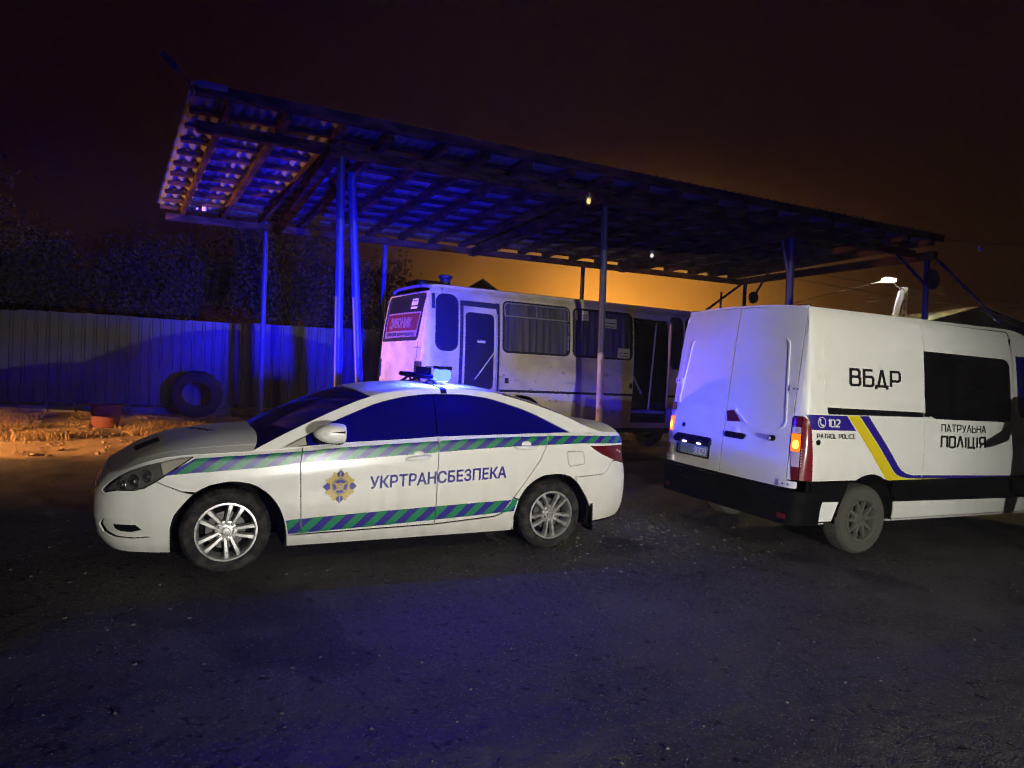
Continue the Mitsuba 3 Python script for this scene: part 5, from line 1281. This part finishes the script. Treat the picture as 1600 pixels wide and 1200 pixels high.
    obj(hk, 'cup', posed(sheet(Point(-.15, 1.13).buffer(.055), lambda a, b, off=0.0: fy(a, b, off + .004 + .006 * np.clip(1 - ((a + .15) ** 2 + (b - 1.13) ** 2) / .003, 0, 1)), .015, rim=.01), P), M_PAINT)
    st = fy(V(-.655), V(1.125), 0)[0]; nx = fy(V(-.655), V(1.125), 1)[0] - st
    sk = O('door_stop', tube([st - nx * .01, st + nx * .055], [.030, .026], 14), M_BLACKP)
    obj(sk, 'knob', posed(tube([st + nx * .054, st + nx * .064], [.024, .016], 14), P), M_STEEL)
    O('door_plug', sheet(Point(.688, 1.118).buffer(.026, quad_segs=8), lambda a, b, off=0.0: fy(a, b, off + .005), .03, rim=.008), M_BLACKP)
    O('plate_hood', join(sheet(plate_hood, lambda a, b, off=0.0: fy(a, b, off + .045 * np.clip((1.03 - b) / .06, .25, 1)), .02, rim=.05)), M_GLOSSB)
    pk = O('number_plate', sheet(sbox(.214, .800, .738, .918), lambda a, b, off=0.0: fy(a, b, off + .008), .05, rim=.01), pbr('plate', (.22, .30, .28), rough=.5), label='number plate lit from above, its left characters worn')
    obj(pk, 'frame', posed(sheet(sbox(.200, .786, .752, .932).difference(sbox(.216, .802, .736, .918)), lambda a, b, off=0.0: fy(a, b, off + .012), .05, rim=.015), P), M_GLOSSB)
    obj(pk, 'side_band', posed(sheet(sbox(.690, .803, .735, .916), lambda a, b, off=0.0: fy(a, b, off + .0095), .05, rim=.002), P), pbr('plate_blue', (.02, .07, .30), rough=.5))
    num = fit(technical('9009', 1, .16, .22), .25, .46, .825, .895)
    num = affinity.scale(num, -1, 1, origin=(.355, .86))
    obj(pk, 'number', posed(sheet(num, lambda a, b, off=0.0: fy(a, b, off + .0105), .03, rim=.002), P), M_VWHITE)
    for y_ in (.34, .59):
        c = fy(V(y_), V(.944), .040)[0]
        k = key_for(pk + '__plate_lamp')
        scene[k] = mikit.ply(posed(bx(c[0] - .014, c[0] + .01, c[1] - .025, c[1] + .025, c[2] - .008, c[2]), P), M_GAP)
        scene[k]['emitter'] = {'type': 'area', 'sampling_weight': .5, 'radiance': rgb(330, 345, 320)}
    O('side_patch', sheet(Polygon([(.80, .925), (.757, .925), (.757, .81), (.785, .81)]), lambda a, b, off=0.0: fy(a, b, off + .004), .05, rim=.004), M_VWHITE)
    # hinges
    for z_ in (1.62, .715):
        for sg in (-1, 1):
            q = sheet(rrect(.80, .965, z_ - .032, z_ + .032, .01), lambda a, b, off=0.0: vside(np.where(sg < 0, vs_y(-a), vs_y(a)), b, off + .022), .02, rim=.03)
            hk_ = O('hinge', q, M_VWHITE)
            bolts = [fyp for fyp in (vside(vs_y(V(sg * a)), V(z_), .022)[0] for a in (.85, .90))]
            obj(hk_, 'bolt', posed(join(*[sphere(b_, .009, 1) for b_ in bolts]), P), M_BLACKP)
    # tail lights, right and left
    cz = lambda q: q
    mir = lambda q: affinity.affine_transform(q, [-1, 0, 0, 1, 2 * VS, 0])
    zones = [('top_lens', 1.265, 1.37, M_DREDLENS), ('upper_lens', 1.20, 1.265, M_CLEARL), ('lower_lens', .885, 1.03, M_CLEARL), ('bottom_lens', .75, .885, M_DREDLENS)]
    sy = float(vs_y(-.968)); 
    inner = tl_s.intersection(sbox(float(vs_x(-.905)), .0, 9, 2)).buffer(-.004)      # the part next to the door
    outer = tl_s.difference(sbox(float(vs_x(-.905)), .0, 9, 2)).buffer(-.002)
    for m_ in (0, 1):
        f_ = mir if m_ else cz
        tk = O('tail_light', sheet(f_(outer), lambda a, b, off=0.0: vside(a, b, off + .010), .03, rim=.03), M_REDLENS, label='tall red tail light glowing orange in the middle' if not m_ else None)
        obj(tk, 'base', posed(sheet(f_(tl_s.buffer(-.001)), lambda a, b, off=0.0: vside(a, b, off - .012), .04, rim=.0), P), M_GLOSSB)
        for nm, z0, z1, mt in zones:
            q = inner.intersection(sbox(0, z0, 20, z1)).buffer(-.0015)
            obj(tk, nm, posed(sheet(f_(q), lambda a, b, off=0.0: vside(a, b, off + .008), .03, rim=.02), P), mt)
        ribs = unary_union([outer.intersection(sbox(float(vs_x(-.895)), z - .006, float(vs_x(-.85)) * 0 + 20, z + .006)) for z in np.arange(.90, 1.06, .026)])
        lit = inner.intersection(sbox(0, 1.03, 20, 1.20)).buffer(-.001)
        hot = lit.intersection(affinity.scale(Point(lit.centroid.x, 1.098).buffer(1.0), .034, .042))
        for nm, q, rad in (('lit_lens', lit.difference(hot), (2.6, .30, .014)), ('bulb', hot, (9.0, 3.2, .25))):
            k = key_for(tk + '__' + nm)
            scene[k] = mikit.ply(posed(sheet(f_(q), lambda a, b, off=0.0: vside(a, b, off + .009), .02, rim=.02), P), M_GAP)
            scene[k]['emitter'] = {'type': 'area', 'sampling_weight': .25, 'radiance': rgb(*rad)}
        if not ribs.is_empty: obj(tk, 'ribs', posed(sheet(f_(ribs), lambda a, b, off=0.0: vside(a, b, off + .013), .02, rim=.004), P), M_CLEARL)
    # --- bumper, left flank, roof, nose
    bp = Polygon([(float(vs_x(-.66)), .655), (VS, .655), (2 * VS - float(vs_x(-.66)), .655), (2 * VS - float(vs_x(-.66)), .335), (VS, .34), (float(vs_x(-.66)), .335)])
    O('rear_bumper', sheet(bp, lambda a, b, off=0.0: vside(a, b, off + .035 + .012 * (b > .52)), .05, rim=.06), M_BLACKP)
    step = Polygon([(float(vs_y(-.80)), .50), (float(vs_y(.80)), .50), (float(vs_y(.80)), .53), (float(vs_y(-.80)), .53)])
    O('bumper_step', sheet(step, lambda a, b, off=0.0: vside(a, b, off + .075), .06, rim=.05), M_BLACKP)
    for sg in (-1, 1):
        O('bumper_reflector', sheet(sbox(-.045, .385, .045, .435), lambda a, b, off=0.0: vside(vs_y(sg * .86 + a), b, off + .040), .03, rim=.01), M_DREDLENS)
    lft = Polygon([(-.84, .335), (-.84, 2.42), (2.30, 2.42), (2.50, 2.41), (2.75, 2.34), (3.0, 2.2), (3.4, 1.85), (3.8, 1.5), (4.1, 1.28), (4.5, 1.05), (4.6, .9), (4.6, .335)])
    lw = fwin
    O('left_side', sheet(lft.difference(arc).difference(arcf).difference(lw), fl, .09, rim=.02), M_PAINT)
    O('left_window', sheet(lw.buffer(.004), fl, .1, -.006, rim=.004), M_GLASSV)
    pil = Polygon([(float(vs_y(.868)), 2.42), (float(vs_y(.868)), .755), (2 * VS - float(vs_x(-.835)), .755), (2 * VS - float(vs_x(-.835)), 2.42)])
    O('left_pillar', sheet(pil.difference(mir(tl_s).buffer(.003)), S_, .05, rim=.014), M_PAINT)
    zr = lambda x: np.interp(x, [-1, -.82, 2.3, 2.5, 2.75, 3.0, 3.4, 3.8, 4.1, 4.5, 4.65], [2.40, 2.418, 2.418, 2.41, 2.345, 2.205, 1.855, 1.505, 1.285, 1.055, .9])
    def rooff(x, y, off=0.0):
        x = np.asarray(x, float)
        ye = -vside(vs_x(np.maximum(x, -.80)), np.minimum(zr(x), 2.42))[..., 1]
        return np.stack([x, y * ye, zr(x) + (.062 * np.interp(x, [-.84, -.6, 2.4, 3, 4.6], [.55, 1, 1, .9, .5])) * (1 - np.abs(y) ** 2.6) + off], -1)
    O('roof', sheet(sbox(-.805, -.995, 2.46, .995), rooff, .09, rim=.02), M_PAINT)
    O('windscreen', sheet(sbox(2.47, -.97, 3.80, .97), rooff, .09, rim=.02), M_GLASSV)
    O('bonnet', sheet(sbox(3.81, -.98, 4.56, .98), rooff, .09, rim=.02), M_PAINT)
    O('nose', sheet(Polygon([(.0, .34), (vs_x(4.45), .34), (vs_x(4.45), 1.02), (0, 1.02)]), lambda a, b, off=0.0: vside(a, b, off), .08, rim=.02), M_BLACKP)
    O('header', sheet(Polygon([(float(vs_y(-.872)), 2.415), (float(vs_y(.872)), 2.415), (float(vs_y(.872)), 2.44), (float(vs_y(-.872)), 2.44)]), lambda a, b, off=0.0: vside(a, b, off - .012), .06, rim=.0), M_GAP)
    shell = [sheet(Polygon([(-.82, .36), (-.82, 2.40), (2.3, 2.40), (2.36, 1.2), (2.36, .36)]).difference(Point(.02, .40).buffer(.44)).difference(win.buffer(-.01)), lambda a, b, off=0.0: fx(a, b, off - .03), .12, rim=0),
             sheet(Polygon([(-.9, .40), (-.9, 2.43), (.9, 2.43), (.9, .40)]), lambda a, b, off=0.0: fy(a, b, off - .03), .12, rim=0)]
    O('inner_shell', join(*shell), M_GAP)
    O('cab_seat', join(bx(2.55, 3.1, -.78, -.30, .9, 1.05, .04), bx(2.42, 2.58, -.78, -.30, 1.0, 1.75, .04)), pbr('seat_cloth', (.09, .06, .04), rough=.95), False)
    O('bulkhead', bx(2.31, 2.34, -.92, .92, .5, 2.3), M_GAP, False)
    O('floor', bx(-.80, 3.25, -.80, .80, .36, .50), M_GAP, False)
    for xc in (.0, 3.682):
        for sg in (-1, 1):
            w_ = lathe([(.42, .0), (.42, .42), (.0, .42)], 28, 'y', -.05 * PI, 1.05 * PI)
            v = np.array(w_.vertices); v[:, 1] = (.985 - v[:, 1]) * sg
            O('wheel_housing', tm(v + [xc + .02, 0, .39], w_.faces), M_GAP)
    # --- vinyl on the right flank
    vd = lambda q, h=.05, o=.003: sheet(q, lambda a, b, off=0.0: fx(a, b, off + o), h, rim=.002)
    vs_ = lambda q, h=.05: sheet(q, lambda a, b, off=0.0: vside(a, b, off + .003), h, rim=.002)
    blk = Polygon(np.c_[vs_x(ring_pts([(-.885, 1.388), (-.362, 1.386), (-.235, 1.242), (-.822, 1.247), (-.842, 1.33)], .05)[:, 0]), ring_pts([(-.885, 1.388), (-.362, 1.386), (-.235, 1.242), (-.822, 1.247), (-.842, 1.33)], .05)[:, 1]]).buffer(0).difference(tl_s.buffer(.004))
    O('blue_block', vs_(blk), M_VBLUE)
    gapd = LineString([(.797, 0), (.797, 3)]).buffer(.005).union(LineString([(2.352, 0), (2.352, 3)]).buffer(.005))
    yl = Polygon([(-.352, 1.388), (-.192, 1.389), (.323, .852), (.380, .806), (.443, .781), (.545, .763), (.70, .757), (2.9, .720), (2.9, .69), (.70, .735), (.33, .742), (.265, .750), (.225, .775), (.195, .805)])
    bl = Polygon([(-.182, 1.388), (-.055, 1.388), (.415, .883), (.47, .842), (.536, .814), (.64, .793), (2.9, .748), (2.9, .7225), (.70, .760), (.545, .766), (.445, .785), (.384, .810), (.332, .852)])
    for q, mt, nm in ((yl, M_VYELL, 'yellow_stripe'), (bl, M_VBLUE, 'blue_stripe')):
        for p_ in polys(q.difference(gapd).difference(arc.buffer(.01))): O(nm, vd(p_), mt)
    O('lettering_rear', vd(fit(technical('ВБДР', 1, .17, .27), -.331, .423, 1.688, 1.853), .03), M_VBLACK, label='black capital letters ВБДР')
    O('lettering_door', join(vd(fit(technical('ПАТРУЛЬНА', 1, .155, .24), 1.066, 1.834, 1.245, 1.326, -.008), .03), vd(fit(technical('ПОЛІЦІЯ', 1, .20, .27), 1.055, 1.832, 1.083, 1.206, -.010), .03)), M_VBLACK, label='two lines of black lettering under the sliding door window')
    O('lettering_small', vd(fit(technical('PATROL POLICE', 1, .20, .28), -.762, -.247, 1.170, 1.214, -.003), .02), M_VBLACK)
    ic = Point(-.70, 1.318).buffer(.053, quad_segs=12).difference(Point(-.70, 1.318).buffer(.046, quad_segs=12))
    ph = strip([(-.725, 1.345), (-.722, 1.315), (-.702, 1.292), (-.676, 1.285)], .012).union(Point(-.722, 1.340).buffer(.011)).union(Point(-.683, 1.290).buffer(.011))
    O('phone_sign', vd(ic.union(ph), .02, .005), M_VWHITE, label='white ring with a telephone handset')
    O('number_102', vd(fit(technical('102', 1, .17, .22), -.618, -.456, 1.280, 1.358), .02, .005), M_VWHITE)
    # --- wheels
    for x_ in (0, 3.682):
        wheel_parts(van, P, x_, -.985, -1, .349, .225, .212, (M_DRUBBER, M_DALLOY), .35 if x_ == 0 else 1.0, 'wide')
        wheel_parts(van, P, x_, .985, 1, .349, .225, .212, (M_DRUBBER, M_DALLOY), .35, 'wide')
make_van()

# ---------------------------------------------------------------- the person right of the frame, whose shadow falls on the van
def limb_mesh(bones, r=.016, it=10):
    out = m3.Manifold()
    def ball(c, q): return m3.Manifold.sphere(q, 18).translate([float(x) for x in c])
    for a, b, ra, rb in bones:
        out = out + m3.Manifold.batch_hull([ball(a, ra), ball(b, rb)])
    out = out.refine_to_length(r)
    m = out.to_mesh()
    t = trimesh.Trimesh(m.vert_properties[:, :3], m.tri_verts)
    trimesh.smoothing.filter_taubin(t, iterations=it)
    return tm(t.vertices, t.faces)
def make_person():
    k = thing('person', 'person in black jacket and trousers standing right of the frame, shadow on the van', 'person')
    PX = (5.58, 5.75, 1.95)
    J = dict(hipl=V(0, .10, .92), hipr=V(0, -.10, .92), kneel=V(.03, .155, .50), kneer=V(.02, -.155, .50), ankl=V(0, .20, .09), ankr=V(-.01, -.20, .09), pel=V(0, 0, 1.0), chest=V(.01, 0, 1.30), neck=V(.01, 0, 1.48),
             shl=V(0, .20, 1.42), shr=V(0, -.20, 1.42), ell=V(.02, .33, 1.16), elr=V(.0, -.29, 1.15), wrl=V(.22, .42, 1.10), wrr=V(.05, -.32, .90))
    body = [(J['pel'] + V(0, .06, 0), J['chest'] + V(0, .09, 0), .145, .155), (J['pel'] + V(0, -.06, 0), J['chest'] + V(0, -.09, 0), .145, .155), (J['chest'] + V(0, .08, .02), J['shl'], .14, .085), (J['chest'] + V(0, -.08, .02), J['shr'], .14, .085),
            (J['chest'], J['neck'], .13, .065), (J['shl'], J['ell'], .080, .058), (J['ell'], J['wrl'], .058, .042), (J['shr'], J['elr'], .080, .058), (J['elr'], J['wrr'], .058, .042), (J['pel'] + V(0, .06, -.10), J['pel'] + V(0, -.06, -.10), .15, .15)]
    legs = [(J['hipl'], J['kneel'], .105, .070), (J['kneel'], J['ankl'] + V(0, 0, .03), .068, .055), (J['hipr'], J['kneer'], .105, .070), (J['kneer'], J['ankr'] + V(0, 0, .03), .068, .055), (J['hipl'], J['hipr'], .11, .11)]
    head = [(V(.02, 0, 1.46), V(.02, 0, 1.56), .055, .055), (V(.02, 0, 1.66), V(.035, 0, 1.61), .098, .075), (V(.045, 0, 1.57), V(.05, 0, 1.56), .052, .045), (V(.12, 0, 1.615), V(.105, 0, 1.65), .014, .010), (V(.02, .095, 1.62), V(.01, .095, 1.65), .018, .016), (V(.02, -.095, 1.62), V(.01, -.095, 1.65), .018, .016)]
    B = obj(k, 'head', posed(limb_mesh(head, .012, 6), PX), M_SKIN, True)
    obj(k, 'hair', posed(limb_mesh([(V(.0, 0, 1.685), V(-.015, 0, 1.65), .098, .092)], .02, 4), PX), M_HAIR, True)
    obj(k, 'jacket', posed(limb_mesh(body), PX), M_BLACKCL, True)
    obj(k, 'trousers', posed(limb_mesh(legs), PX), M_BLACKCL, True)
    for s, a in ((1, J['ankl']), (-1, J['ankr'])):
        obj(k, 'shoe', posed(limb_mesh([(a + V(-.05, 0, -.04), a + V(.15, .02 * s, -.05), .045, .038)], .02, 4), PX), M_GLOSSB, True)
    def hand(w, d, up, side):
        b = [(w, w + d * .085, .032, .038)]
        for i, (o, L) in enumerate(((-.030, .070), (-.010, .080), (.010, .076), (.029, .060))):
            r = w + d * .09 + side * o
            m = r + d * L * .5 - up * .006; e = m + d * L * .35 - up * L * .35
            b += [(r, m, .0095, .009), (m, e, .009, .0075)]
        t0 = w + d * .03 - side * .032; t1 = t0 + d * .035 - side * .025
        b += [(t0, t1, .013, .011), (t1, t1 + d * .03 - up * .012, .011, .009)]
        return limb_mesh(b, .006, 4)
    obj(k, 'hand', posed(hand(J['wrl'], V(1, -.1, -.05) / np.linalg.norm((1, -.1, -.05)), V(0, 0, 1), V(.1, 1, 0)), PX), M_SKIN, True)
    obj(k, 'hand', posed(hand(J['wrr'], V(.15, 0, -1) / np.linalg.norm((.15, 0, -1)), V(1, 0, .15), V(0, -1, 0)), PX), M_SKIN, True)
    obj(k, 'phone', posed(moved(bx(-.075, .075, -.036, .036, -.004, .004, .003), J['wrl'] + V(.15, -.02, .0)), PX), M_GLOSSB, False)
make_person()

# hoods added round the unseen headlamps to keep their beams off canopy and fence
def make_lamp_hoods():
    k = thing('added_headlamp_hood', 'hood and housing added at the unseen headlamp behind the camera', 'lamp')
    a = math.atan2(6.6 - R_POS[1], .70 - R_POS[0])
    m = lathe([(.300, .058), (.306, .058), (.306, .40), (.300, .40), (.300, .058)], 40, 'z', a - 1.5, a + 1.5)
    obj(k, 'hood', moved(m, R_POS), M_BLACKP)
    obj(k, 'housing', moved(sphere((-.16 * math.cos(a), -.16 * math.sin(a), 0), (.12, .12, .11), 3), R_POS), M_BLACKP, True)
    k = thing('added_headlamp_hood', 'hood and housing added at the unseen headlamp left of the frame', 'lamp')
    dg = math.radians
    obj(k, 'hood', moved(join(lathe([(.300, -.026), (.306, -.026), (.306, .133), (.300, .133)], 30, 'z', dg(41), dg(150)), lathe([(.300, .060), (.306, .060), (.306, .133), (.300, .133)], 16, 'z', dg(8), dg(41))), L_POS), M_BLACKP)
    obj(k, 'housing', moved(sphere((-.12, -.14, 0), (.12, .12, .11), 3), L_POS), M_BLACKP, True)
make_lamp_hoods()

# ---------------------------------------------------------------- thin haze added to scatter lamp light like lens bloom
scene['haze_medium'] = {'type': 'homogeneous', 'albedo': rgb(.95, .95, .95), 'sigma_t': 0.002, 'phase': {'type': 'hg', 'g': .35}}
scene['haze'] = {'type': 'cube', 'to_world': T().translate([0, 34, 12]).scale([75, 60, 13.2]), 'bsdf': {'type': 'null'}, 'interior': {'type': 'ref', 'id': 'haze_medium'}}
labels['haze'] = {'label': 'thin haze added to give the lit beacon its blue glow', 'category': 'haze', 'kind': 'stuff'}
scene['camera']['medium'] = {'type': 'ref', 'id': 'haze_medium'}
